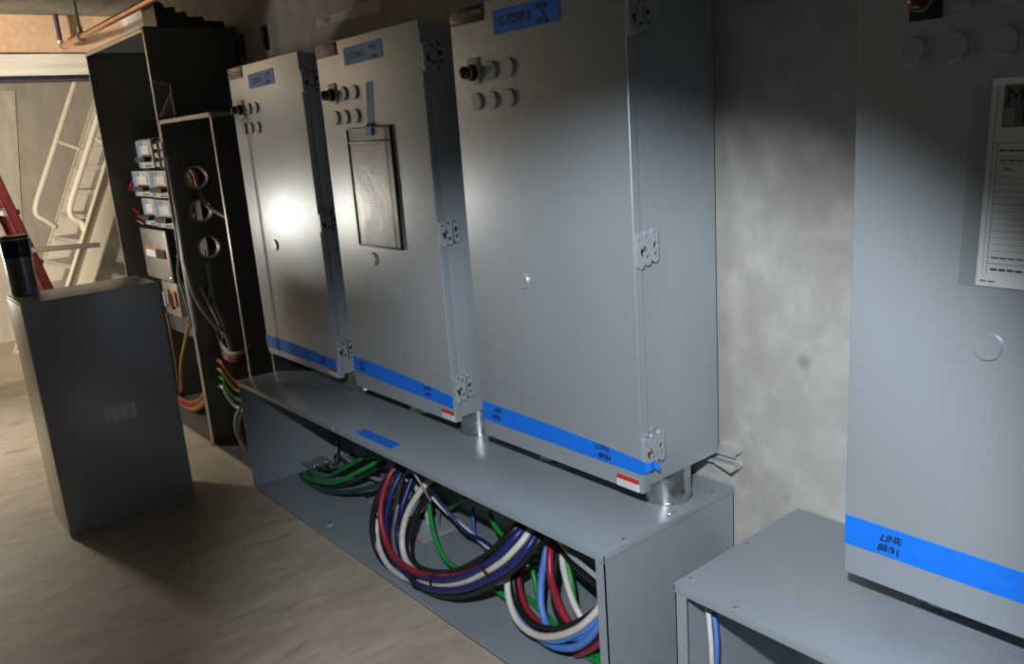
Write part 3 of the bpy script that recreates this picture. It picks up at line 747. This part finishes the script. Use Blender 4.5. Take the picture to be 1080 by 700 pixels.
SL = thing('step_ladder', 'red fibreglass step ladder with aluminium steps at the left edge', 'ladder', (-5.83, 0.8, 0))
def lad(x, z, d=0): return Vector((x, 1.115 - 0.2205 * z + d, z))
for x, in_ in ((-5.60, -1), (-6.06, 1)):
    b = BM(); quadprism(b, [lad(x, 0, -0.027), lad(x, 0, 0.027), lad(x, 1.83, 0.027), lad(x, 1.83, -0.027)], (in_ * 0.006, 0, 0))
    for s in (-1, 1): quadprism(b, [lad(x, 0, s * 0.027), lad(x, 0, s * 0.022), lad(x, 1.83, s * 0.022), lad(x, 1.83, s * 0.027)], (in_ * 0.028, 0, 0))
    finish('side_rail', b, LADRED, SL)
    b = BM(); quadprism(b, [(x, 0.02, 0), (x, 0.07, 0), (x, 0.72, 1.80), (x, 0.67, 1.80)], (in_ * 0.024, 0, 0)); finish('rear_leg', b, LADRED, SL)
for k in range(5):
    z = 0.335 + k * 0.302
    c = lad(-5.60, z)
    b = BM(); box(b, -6.053, -5.607, c.y - 0.045, c.y + 0.045, z - 0.03, z, 0.003); finish('step', b, ALU, SL)
    b = BM(); tube(b, [(-6.05, 0.05 + 0.36 * z, z), (-5.61, 0.05 + 0.36 * z, z)], 0.010, 6, False); finish('rear_bar', b, ALU, SL)
b = BM(); box(b, -6.08, -5.58, 0.62, 0.80, 1.80, 1.85, 0.006); finish('top_cap', b, LADRED, SL)

# grey conduit length laid across ladder step and stair
q0, q1 = on(2, 266, 0, -5.575), on(105, 258, 0, -5.575)
b = BM(); tube(b, [q0, (q0 + q1) / 2, q1], 0.016, 10, False)
tag(finish('conduit_length', b, WIRE['bare'], None, True), 'loose length of grey conduit resting against the red step ladder', 'conduit')

# copper pipe with riser
py_, pz_ = 1.354, 2.182
CP = thing('water_pipe', 'copper pipe running under the ceiling beside the ochre bulkhead', 'pipe', (-5.9, py_, pz_))
b = BM(); tube(b, [(-5.90, py_, pz_), (-5.0, py_, pz_), (-1.0, py_, pz_)], 0.017, 12, False); finish('pipe_run', b, COPPER, CP, True)
b = BM(); tube(b, [(-5.95, py_, ZC), (-5.95, py_, pz_ + 0.03)], 0.014, 10, False); finish('riser', b, NAVY, CP, True)
b = BM(); tube(b, [(-5.95, py_, pz_ + 0.04), (-5.948, py_, pz_ + 0.012), (-5.93, py_, pz_), (-5.89, py_, pz_)], 0.022, 10); finish('elbow', b, STEEL, CP, True)
PH = thing('pipe_hanger', 'ring hanger on a threaded rod holding the copper pipe', 'hanger', (-5.45, py_, pz_))
b = BM(); tube(b, [(-5.45, py_, ZC), (-5.45, py_, pz_ + 0.05)], 0.006, 6, False); finish('rod', b, WIRE['dark_green'], PH)
finish('ring', ring(BM(), (-5.462, py_, pz_), (1, 0, 0), 0.020, 0.026, 0.024, 20), STEEL, PH, True)
b = BM(); box(b, -5.466, -5.434, py_ - 0.012, py_ + 0.012, pz_ + 0.024, pz_ + 0.055, 0.003); finish('swivel', b, STEEL, PH)

# marks and fixings on the back wall above the enclosures
def wallq(name, m, pts, label, cat, th=0.0015, group=None):
    b = BM(); quadprism(b, [(x, YW, z) for x, z in pts], (0, -th, 0)); o = finish(name, b, m); tag(o, label, cat, group); return o
mt = wallq('masking_tape', MASK, [(-3.335, 1.962), (-2.825, 1.952), (-2.82, 2.000), (-3.340, 1.990)], 'strip of grey masking tape with faint writing on the wall', 'tape')
finish('writing', text_bm('CNN', 0.035, (-3.29, YW - 0.002, 1.965), UX, UZ, 0.2, 'LEFT', 0.0003, 0.001), GREYPR, mt)
for (x, z0, z1) in ((-4.112, 1.925, 2.03), (-3.842, 1.928, 2.035)):
    b = BM(); box(b, x - 0.012, x + 0.012, YW - 0.018, YW, z0, z1, 0.002)
    tag(finish('wall_bracket', b, BLACK), 'black vertical wall bracket above the leftmost enclosure, ' + ('nearer the tall cabinet' if x < -4 else 'nearer the masking tape'), 'bracket')

# ------------------------------------------------------------------ cables
WAYGROUPS = ('cables of the large left loop', 'cables of the right loop beside the end panel', 'thin cables in the middle of the wireway', 'cables coiled at the far left of the wireway')
def cable(label, color, pts, r=0.0085, group='cables in the long wireway', name='cable', n=8):
    """pts: (x, y in the photograph, real depth Y)"""
    P = [on(a, b_, 1, y) for a, b_, y in pts]
    for q in P:
        q.z = max(q.z, r + 0.004)
        q.y = min(q.y, 1.738 - r)
        if group in WAYGROUPS: q.x = max(min(q.x, -1.275 - r), -3.425); q.z = min(q.z, 0.500 - r)
    o = finish(name, tube(BM(), P, r, n), WIRE[color], None, True, 60)
    return tag(o, label, 'cable', group)

def path(pts, y): return [(a, b_, y) for a, b_ in pts]
G1 = 'cables of the large left loop'
cable('outermost black power cable of the large left loop', 'black', [(424, 488, 1.42), (408, 505, 1.36), (396, 532, 1.31), (393, 562, 1.295), (404, 592, 1.29), (432, 607, 1.29), (470, 606, 1.29), (510, 588, 1.30), (538, 563, 1.34), (556, 543, 1.40), (570, 525, 1.46)], 0.0115, G1)
cable('white power cable along the underside of the large left loop', 'white', [(420, 490, 1.46), (404, 522, 1.36), (397, 560, 1.315), (408, 594, 1.283), (437, 613, 1.272), (482, 615, 1.272), (521, 598, 1.285), (546, 576, 1.32), (563, 553, 1.38), (580, 530, 1.46)], 0.0105, G1)
cable('maroon power cable in the large left loop', 'red', [(425, 485, 1.43), (411, 501, 1.37), (402, 530, 1.322), (403, 556, 1.298), (414, 584, 1.285), (433, 600, 1.277), (456, 607, 1.277), (485, 606, 1.283), (520, 590, 1.30), (548, 566, 1.36), (572, 530, 1.46)], 0.0105, G1)
cable('navy power cable behind the maroon one in the left loop', 'navy', [(432, 487, 1.46), (420, 504, 1.40), (410, 530, 1.35), (407, 560, 1.325), (416, 590, 1.305), (442, 616, 1.266), (482, 622, 1.264), (526, 605, 1.278), (552, 583, 1.315), (568, 560, 1.37), (586, 535, 1.46)], 0.0115, G1)
cable('white power cable in the inner strand of the large left loop', 'white', [(462, 498, 1.46), (446, 514, 1.40), (430, 540, 1.36), (424, 568, 1.33), (429, 592, 1.31), (446, 606, 1.30), (480, 604, 1.305), (512, 588, 1.32), (540, 566, 1.37), (560, 540, 1.46)], 0.0115, G1)
cable('black power cable in the inner strand of the large left loop', 'black', [(470, 503, 1.46), (454, 518, 1.42), (438, 545, 1.38), (432, 575, 1.35), (440, 597, 1.33), (470, 604, 1.315), (505, 592, 1.32), (538, 562, 1.38), (560, 535, 1.47)], 0.0115, G1)
cable('blue power cable on the upper side of the large left loop', 'navy', [(436, 500, 1.45), (424, 535, 1.38), (420, 568, 1.345), (430, 600, 1.30), (455, 610, 1.268), (484, 609, 1.266), (517, 592, 1.28), (541, 569, 1.32), (558, 549, 1.38), (575, 528, 1.46)], 0.0115, G1)
cable('black power cable on the underside of the large left loop', 'black', [(400, 560, 1.345), (412, 596, 1.31), (445, 620, 1.285), (484, 628, 1.280), (524, 612, 1.295), (552, 590, 1.33), (572, 565, 1.38), (590, 540, 1.46)], 0.0115, G1)
# cable ties
def tie(px, py, y, tx, ty, label, r=0.030):
    c = on(px, py, 1, y); d = on(px + tx, py + ty, 1, y) - c
    o = finish('cable_tie', ring(BM(), c - d.normalized() * 0.005, d, r, r + 0.004, 0.010, 20), BLACK, None, True)
    tag(o, label, 'cable tie', 'black cable ties on the loops')
tie(402, 540, 1.335, -3, 20, 'black cable tie on the left side of the large loop', 0.027)
tie(428, 550, 1.365, -6, 20, 'black cable tie on the inner white strand of the large loop', 0.024)
tie(443, 611, 1.285, 20, 4, 'black cable tie at the bottom of the large loop, left of the pair', 0.030)
tie(463, 613, 1.283, 20, 1, 'black cable tie at the bottom of the large loop, right of the pair', 0.030)
tie(520, 596, 1.300, 20, -14, 'black cable tie on the lower right side of the large loop', 0.034)
tie(536, 580, 1.325, 20, -16, 'black cable tie on the upper right side of the large loop', 0.034)

G2 = 'cables of the right loop beside the end panel'
cable('outer white power cable of the right loop', 'white', [(536, 580, 1.40), (535, 602, 1.37), (536, 628, 1.34), (545, 653, 1.32), (562, 668, 1.31), (582, 671, 1.31), (606, 664, 1.315), (626, 648, 1.33), (645, 622, 1.36)], 0.0105, G2)
cable('black power cable inside the outer white one of the right loop', 'black', [(542, 582, 1.42), (541, 606, 1.39), (546, 636, 1.36), (560, 656, 1.34), (584, 664, 1.335), (610, 656, 1.34), (632, 640, 1.36), (648, 618, 1.39)], 0.0105, G2)
cable('blue power cable under the white one of the right loop', 'blue', [(539, 590, 1.41), (538, 625, 1.37), (546, 650, 1.345), (562, 667, 1.325), (584, 675, 1.318), (608, 668, 1.325), (628, 655, 1.345), (648, 632, 1.37)], 0.0105, G2)
cable('short red power cable at the left of the right loop', 'red', [(546, 578, 1.44), (545, 600, 1.42), (550, 628, 1.39), (560, 648, 1.37), (578, 662, 1.36), (600, 664, 1.355), (630, 650, 1.37), (648, 635, 1.40)], 0.0105, G2)
cable('thick blue cable rising in the middle of the right loop', 'blue', [(580, 565, 1.47), (576, 582, 1.44), (571, 610, 1.41), (571, 640, 1.38), (580, 664, 1.36), (603, 672, 1.34), (627, 664, 1.345), (648, 645, 1.37)], 0.0115, G2)
cable('red cable hanging in the middle of the right loop', 'red', [(583, 565, 1.47), (580, 583, 1.43), (581, 610, 1.40), (590, 638, 1.37), (603, 660, 1.36), (622, 672, 1.37), (650, 660, 1.39)], 0.0115, G2)
cable('black cable behind the hanging red one', 'black', [(592, 570, 1.48), (587, 588, 1.46), (584, 620, 1.43), (590, 650, 1.40), (612, 674, 1.38), (632, 668, 1.39), (650, 652, 1.41)], 0.0115, G2)
cable('white cable hanging right of the red one', 'white', [(596, 572, 1.48), (593, 590, 1.45), (598, 615, 1.42), (607, 640, 1.40), (622, 662, 1.40), (650, 672, 1.42)], 0.0100, G2)
cable('green cable hanging beside the white one', 'green', [(600, 572, 1.48), (598, 590, 1.46), (603, 615, 1.44), (608, 642, 1.43), (624, 668, 1.42), (650, 690, 1.42)], 0.0085, G2)
cable('lowest blue cable of the right loop by the end panel', 'blue', [(556, 660, 1.36), (578, 678, 1.335), (602, 683, 1.33), (622, 672, 1.335), (637, 650, 1.35), (650, 630, 1.38)], 0.0115, G2)
cable('black cable crossing low beside the end panel', 'black', [(596, 676, 1.38), (616, 680, 1.365), (636, 662, 1.37), (652, 640, 1.40)], 0.0125, G2)
cable('red cable end low beside the end panel', 'red', [(608, 690, 1.39), (626, 682, 1.37), (642, 668, 1.37), (656, 652, 1.40)], 0.0110, G2)
cable('green cable lying on the wireway bottom, nearest the end panel', 'green', [(560, 690, 1.50), (585, 684, 1.46), (612, 688, 1.42), (645, 704, 1.40)], 0.0085, G2)
cable('green cable looping low under the right loop', 'green', [(590, 668, 1.47), (612, 680, 1.43), (632, 692, 1.41), (650, 700, 1.40)], 0.0085, G2)
cable('green cable running back behind the right loop to the end', 'green', [(548, 585, 1.56), (566, 590, 1.56), (590, 594, 1.56), (612, 606, 1.56), (634, 620, 1.55), (660, 640, 1.55)], 0.0085, G2)
cable('green cable dropping behind the short red cable', 'green', [(556, 572, 1.54), (559, 590, 1.52), (564, 612, 1.50), (569, 640, 1.49), (582, 668, 1.47)], 0.0085, G2)
cable('upper green cable sloping right behind the blue cable', 'green', [(552, 578, 1.60), (580, 586, 1.60), (606, 590, 1.60), (630, 602, 1.60)], 0.0080, G2)
cable('thin white wire crossing behind the right loop', 'white', [(556, 596, 1.62), (590, 600, 1.62), (616, 606, 1.62), (640, 612, 1.62)], 0.0050, G2)
cable('thin blue wire crossing behind the right loop', 'navy', [(556, 592, 1.61), (590, 600, 1.61), (620, 603, 1.61), (642, 608, 1.61)], 0.0050, G2)
cable('grey sheathed cable dropping diagonally to the end panel', 'silver', [(588, 568, 1.40), (604, 587, 1.37), (622, 602, 1.35), (640, 618, 1.34), (660, 636, 1.34)], 0.0075, G2)
cable('black cable beneath the grey diagonal one at the end panel', 'black', [(586, 572, 1.43), (604, 594, 1.40), (622, 610, 1.38), (642, 626, 1.37)], 0.0080, G2)

G3 = 'thin cables in the middle of the wireway'
cable('green cable hanging through the middle of the large loop', 'green', [(449, 505, 1.50), (452, 528, 1.46), (457, 560, 1.42), (470, 590, 1.40), (492, 604, 1.40), (515, 616, 1.40), (534, 630, 1.40)], 0.0085, G3)
cable('thin white wire of the twisted pair crossing the wireway', 'white', [(436, 498, 1.40), (452, 520, 1.44), (472, 541, 1.48), (492, 557, 1.50), (508, 572, 1.50), (530, 590, 1.50)], 0.0055, G3)
cable('thin blue wire of the twisted pair crossing the wireway', 'navy', [(440, 506, 1.42), (455, 518, 1.44), (470, 536, 1.47), (490, 560, 1.49), (510, 570, 1.49), (532, 588, 1.49)], 0.0065, G3)
cable('short blue stub standing behind the twisted pair', 'blue', [(499, 536, 1.66), (499, 552, 1.62), (502, 566, 1.58), (512, 578, 1.55)], 0.0070, G3)
cable('short green cable under the cover right of the large loop', 'green', [(516, 540, 1.50), (522, 554, 1.48), (532, 566, 1.46), (546, 572, 1.45)], 0.0085, G3)
cable('green stub behind the twisted pair under the cover', 'green', [(470, 538, 1.62), (480, 532, 1.60), (490, 524, 1.58)], 0.0080, G3)
cable('thin grey wire dropping from the cover edge', 'grey', [(428, 482, 1.30), (436, 497, 1.30), (446, 514, 1.32), (454, 528, 1.36)], 0.0035, G3)
cable('black stub pointing left by the bushing plate', 'black', [(386, 524, 1.52), (398, 517, 1.53), (412, 508, 1.55)], 0.0060, G3)
cable('white cable rising from the left bushing', 'white', [(416, 536, 1.52), (420, 520, 1.52), (424, 505, 1.52), (430, 490, 1.50)], 0.0085, G3)
cable('white cable rising from the right bushing', 'white', [(452, 552, 1.53), (449, 535, 1.52), (440, 516, 1.52), (426, 502, 1.52), (414, 492, 1.52)], 0.0110, G3)
cable('black cable rising from the left bushing', 'black', [(420, 537, 1.54), (426, 520, 1.54), (430, 502, 1.52)], 0.0085, G3)

G4 = 'cables coiled at the far left of the wireway'
cable('bright green cable curving along the front of the left coil', 'green', [(306, 497, 1.46), (320, 502, 1.44), (338, 508, 1.42), (356, 508, 1.42), (374, 499, 1.44), (392, 490, 1.47), (404, 480, 1.50)], 0.0095, G4)
cable('bright green cable sloping up behind the front one of the left coil', 'green', [(308, 505, 1.50), (326, 507, 1.49), (344, 503, 1.50), (362, 494, 1.52), (382, 483, 1.55), (394, 476, 1.56)], 0.0090, G4)
cable('dark green cable sagging lowest in the left coil', 'dark_green', [(303, 498, 1.47), (316, 509, 1.44), (338, 516, 1.42), (362, 519, 1.42), (386, 515, 1.43), (410, 507, 1.46)], 0.0095, G4)
cable('dark green cable close above the lowest one of the left coil', 'dark_green', [(302, 494, 1.50), (318, 505, 1.47), (344, 513, 1.46), (370, 508, 1.48), (396, 494, 1.52)], 0.0095, G4)
cable('black cable running across the back of the left coil', 'black', [(304, 490, 1.54), (325, 498, 1.53), (350, 496, 1.54), (380, 490, 1.56), (402, 484, 1.58)], 0.0110, G4)
cable('second black cable across the back of the left coil', 'black', [(306, 486, 1.58), (330, 492, 1.57), (356, 500, 1.56), (386, 496, 1.56), (406, 488, 1.58)], 0.0110, G4)
cable('dark green cable looping high in the left coil', 'dark_green', [(330, 492, 1.60), (336, 483, 1.62), (346, 478, 1.62), (356, 480, 1.61), (366, 488, 1.60)], 0.0080, G4)
cable('black cable rising behind the left coil to the cover', 'black', [(346, 494, 1.62), (351, 484, 1.63), (350, 470, 1.64), (346, 458, 1.65)], 0.0090, G4)
cable('dark grey cable rising next to the black one behind the left coil', 'grey', [(342, 496, 1.60), (347, 486, 1.62), (348, 474, 1.63), (348, 460, 1.64)], 0.0055, G4)
cable('thin white wire sloping from the cover behind the left coil', 'white', [(350, 472, 1.66), (362, 482, 1.64), (378, 492, 1.62), (392, 502, 1.60), (410, 508, 1.58)], 0.0055, G4)
cable('thin silver wire below the white one behind the left coil', 'silver', [(382, 496, 1.58), (392, 504, 1.57), (406, 509, 1.56)], 0.0050, G4)
cable('short bright green end inside the left coil', 'green', [(326, 490, 1.56), (334, 493, 1.55), (344, 496, 1.55)], 0.0070, G4)
for k in range(7):   # crimp lugs at the ends of the coil
    p = on(300 + 5 * k, 492 - 3.2 * (k % 3) - 0.8 * k, 1, 1.50 + 0.015 * k)
    p.x = max(p.x, -3.425); p.z = max(p.z, 0.03)
    lg = thing('crimp_lug', 'tarnished crimp lug of the left cable coil, ' + ('leftmost', 'second from left', 'third from left', 'fourth from left', 'third from right', 'second from right', 'rightmost')[k] + ' of seven', 'cable lug', p, 'crimp lugs of the left coil')
    d = Vector((-0.8, -0.3 + 0.2 * (k % 3), 0.35 - 0.2 * (k % 2))).normalized()
    finish('barrel', lathe(BM(), p, d, [(0.008, 0), (0.010, 0.002), (0.010, 0.030), (0.007, 0.033)], 10), STEEL, lg, True)
    u_, v_ = basis(d); e0 = p + d * 0.032
    finish('tongue', plate([e0 - u_ * 0.011, e0 + u_ * 0.011, e0 + u_ * 0.011 + d * 0.028, e0 - u_ * 0.011 + d * 0.028], [circ(e0 + d * 0.015, u_, d, 0.005, 8)], v_ * 0.003), STEEL, lg)

# bushings coming up through the wireway bottom
pl = BM(); quadprism(pl, [(-2.95, 1.515, 0.003), (-2.475, 1.480, 0.003), (-2.475, 1.660, 0.003), (-2.95, 1.690, 0.003)], (0, 0, 0.004))
tag(finish('floor_plate', pl, ALUPL), 'pale metal plate under the two conduit bushings in the wireway', 'plate')
for (a, c, lab) in ((414, 541, 'grey conduit bushing in the wireway, left of the two'), (447, 557, 'grey conduit bushing in the wireway, right of the two')):
    p = on(a, c, 2, 0.01)
    t = thing('conduit_bushing', lab, 'bushing', (p.x, p.y + 0.02, 0.0075), 'bushings in the wireway')
    finish('collar', ring(BM(), (p.x, p.y + 0.02, 0.0075), (0, 0, 1), 0.040, 0.050, 0.045, 28), BUSH, t, True)
    finish('rim', ring(BM(), (p.x, p.y + 0.02, 0.0525), (0, 0, 1), 0.038, 0.053, 0.010, 28), BUSH, t, True)
    finish('conduit_stub', ring(BM(), (p.x, p.y + 0.02, 0.0076), (0, 0, 1), 0.035, 0.0395, 0.05, 28), GALV, t, True)

G5 = 'cables in the second wireway'
cable('white wire hanging in the lower right wireway', 'white', [(746, 636, 1.34), (748, 655, 1.33), (750, 680, 1.32), (751, 710, 1.32)], 0.006, G5)
cable('blue wire hanging beside the white one in the lower right wireway', 'blue', [(751, 638, 1.36), (754, 655, 1.35), (756, 680, 1.34), (755, 712, 1.34)], 0.006, G5)

# cables of the open cabinets
G6 = 'cables in the open cabinets'
cable('long grey cable following the post between the open cabinets', 'grey', [(172, 150, 1.297), (179, 195, 1.292), (188, 240, 1.292), (197, 282, 1.292), (207, 315, 1.30), (226, 342, 1.36), (238, 352, 1.40), (246, 378, 1.42)], 0.011, G6)
cable('second grey cable close to the post between the open cabinets', 'grey', [(176, 165, 1.295), (183, 205, 1.288), (190, 245, 1.288), (197, 290, 1.288), (203, 325, 1.288), (207, 348, 1.29)], 0.008, G6)
cable('pale thin cable along the post between the open cabinets', 'silver', [(174, 170, 1.285), (180, 215, 1.28), (188, 262, 1.28), (188, 290, 1.28), (196, 318, 1.28), (202, 345, 1.285)], 0.006, G6)
cable('grey cable dropping from the top round hole', 'grey', [(203, 190, 1.44), (200, 212, 1.42), (197, 232, 1.40), (192, 243, 1.38), (186, 252, 1.37)], 0.009, G6)
cable('grey cable from the post to the top round hole', 'silver', [(176, 193, 1.35), (188, 196, 1.38), (198, 194, 1.42), (206, 190, 1.45)], 0.006, G6)
cable('grey cable sloping right from the top round hole', 'grey', [(208, 196, 1.44), (216, 214, 1.43), (226, 222, 1.42), (240, 230, 1.40)], 0.009, G6)
cable('grey cable hanging from the middle round hole', 'grey', [(206, 226, 1.44), (196, 240, 1.41), (193, 252, 1.39), (202, 280, 1.38), (216, 312, 1.38), (229, 336, 1.39), (236, 356, 1.41)], 0.009, G6)
cable('grey cable hanging from the bottom round hole', 'grey', [(216, 264, 1.44), (219, 285, 1.42), (222, 305, 1.41), (218, 318, 1.40), (211, 322, 1.39)], 0.007, G6)
cable('second grey cable from the bottom round hole falling to the bundle', 'grey', [(219, 262, 1.45), (222, 290, 1.43), (226, 318, 1.42), (234, 338, 1.42), (238, 356, 1.42)], 0.008, G6)
cable('short grey cable joining the bottom round hole to the post', 'silver', [(186, 270, 1.36), (198, 270, 1.40), (210, 266, 1.44)], 0.006, G6)
cable('yellow cable passing through the top round hole', 'yellow', [(190, 178, 1.47), (199, 184, 1.45), (203, 194, 1.44), (198, 200, 1.46)], 0.012, G6)
cable('orange cable passing through the top round hole', 'orange', [(192, 174, 1.49), (203, 181, 1.46), (208, 192, 1.45), (204, 200, 1.47)], 0.012, G6)
for k, (c, l) in enumerate((('white', 'white wire curving low in the shorter open cabinet'), ('yellow', 'yellow wire in the lower bundle of the shorter open cabinet'), ('brown', 'brown wire in the lower bundle of the shorter open cabinet'), ('red', 'red wire in the lower bundle of the shorter open cabinet'), ('black', 'black wire in the lower bundle of the shorter open cabinet'))):
    d = k * 3.2
    cable(l, c, [(228 + d * .3, 345 + d * .6, 1.40), (234, 362 + d, 1.40), (244, 372 + d * .9, 1.41), (255, 371 + d * .9, 1.45), (262, 366 + d, 1.54), (264, 360 + d, 1.62)], 0.008, G6)
for k, (c, l) in enumerate((('orange', 'orange taped cable end in the shorter open cabinet'), ('yellow', 'yellow cable end next to the orange taped one'), ('green', 'green cable end below the orange taped one'), ('white', 'white cable end below the orange taped one'))):
    yy = 382 + 9 * k
    cable(l, c, [(229 + 2 * (k // 2), yy - 3, 1.38), (234 + 2 * (k // 2), yy, 1.37), (240, yy + 8, 1.38), (248, yy + 18, 1.40), (258, yy + 24, 1.42)], 0.011, G6)
cable('pale cable loop near the sill of the shorter open cabinet', 'silver', [(254, 428, 1.37), (249, 440, 1.36), (249, 454, 1.36), (253, 464, 1.37), (258, 474, 1.38)], 0.009, G6)
cable('orange cable arching beside the pale loop near the sill', 'yellow', [(258, 430, 1.40), (253, 444, 1.38), (253, 458, 1.38), (258, 470, 1.39)], 0.008, G6)
for k, (c, l) in enumerate((('orange', 'upper orange cable at the bottom of the tall open cabinet'), ('red', 'red cable at the bottom of the tall open cabinet'), ('yellow', 'yellow cable at the bottom of the tall open cabinet'), ('orange', 'lower orange cable at the bottom of the tall open cabinet'))):
    d = k * 3.4
    cable(l, c, [(178, 412 + d, 1.46), (190, 420 + d, 1.44), (202, 424 + d, 1.43), (212, 420 + d * .9, 1.43), (222, 408 + d * .8, 1.45)], 0.013, G6)
cable('brown cable hanging from the terminal box', 'brown', [(176, 330, 1.48), (181, 355, 1.47), (186, 385, 1.46), (190, 415, 1.45)], 0.009, G6)
cable('yellow cable rising diagonally at the foot of the post', 'yellow', [(200, 340, 1.40), (195, 362, 1.42), (191, 385, 1.44), (192, 412, 1.46)], 0.011, G6)
cable('red wire looping left of the breakers', 'red', [(142, 188, 1.42), (137, 200, 1.41), (139, 216, 1.41), (148, 226, 1.42)], 0.008, G6)
cable('orange wire looping left of the breakers', 'orange', [(141, 192, 1.43), (137, 208, 1.41), (141, 222, 1.42), (150, 230, 1.44)], 0.008, G6)
cable('yellow wire looping lowest left of the breakers', 'yellow', [(139, 206, 1.43), (138, 220, 1.41), (144, 231, 1.42), (152, 236, 1.44)], 0.008, G6)
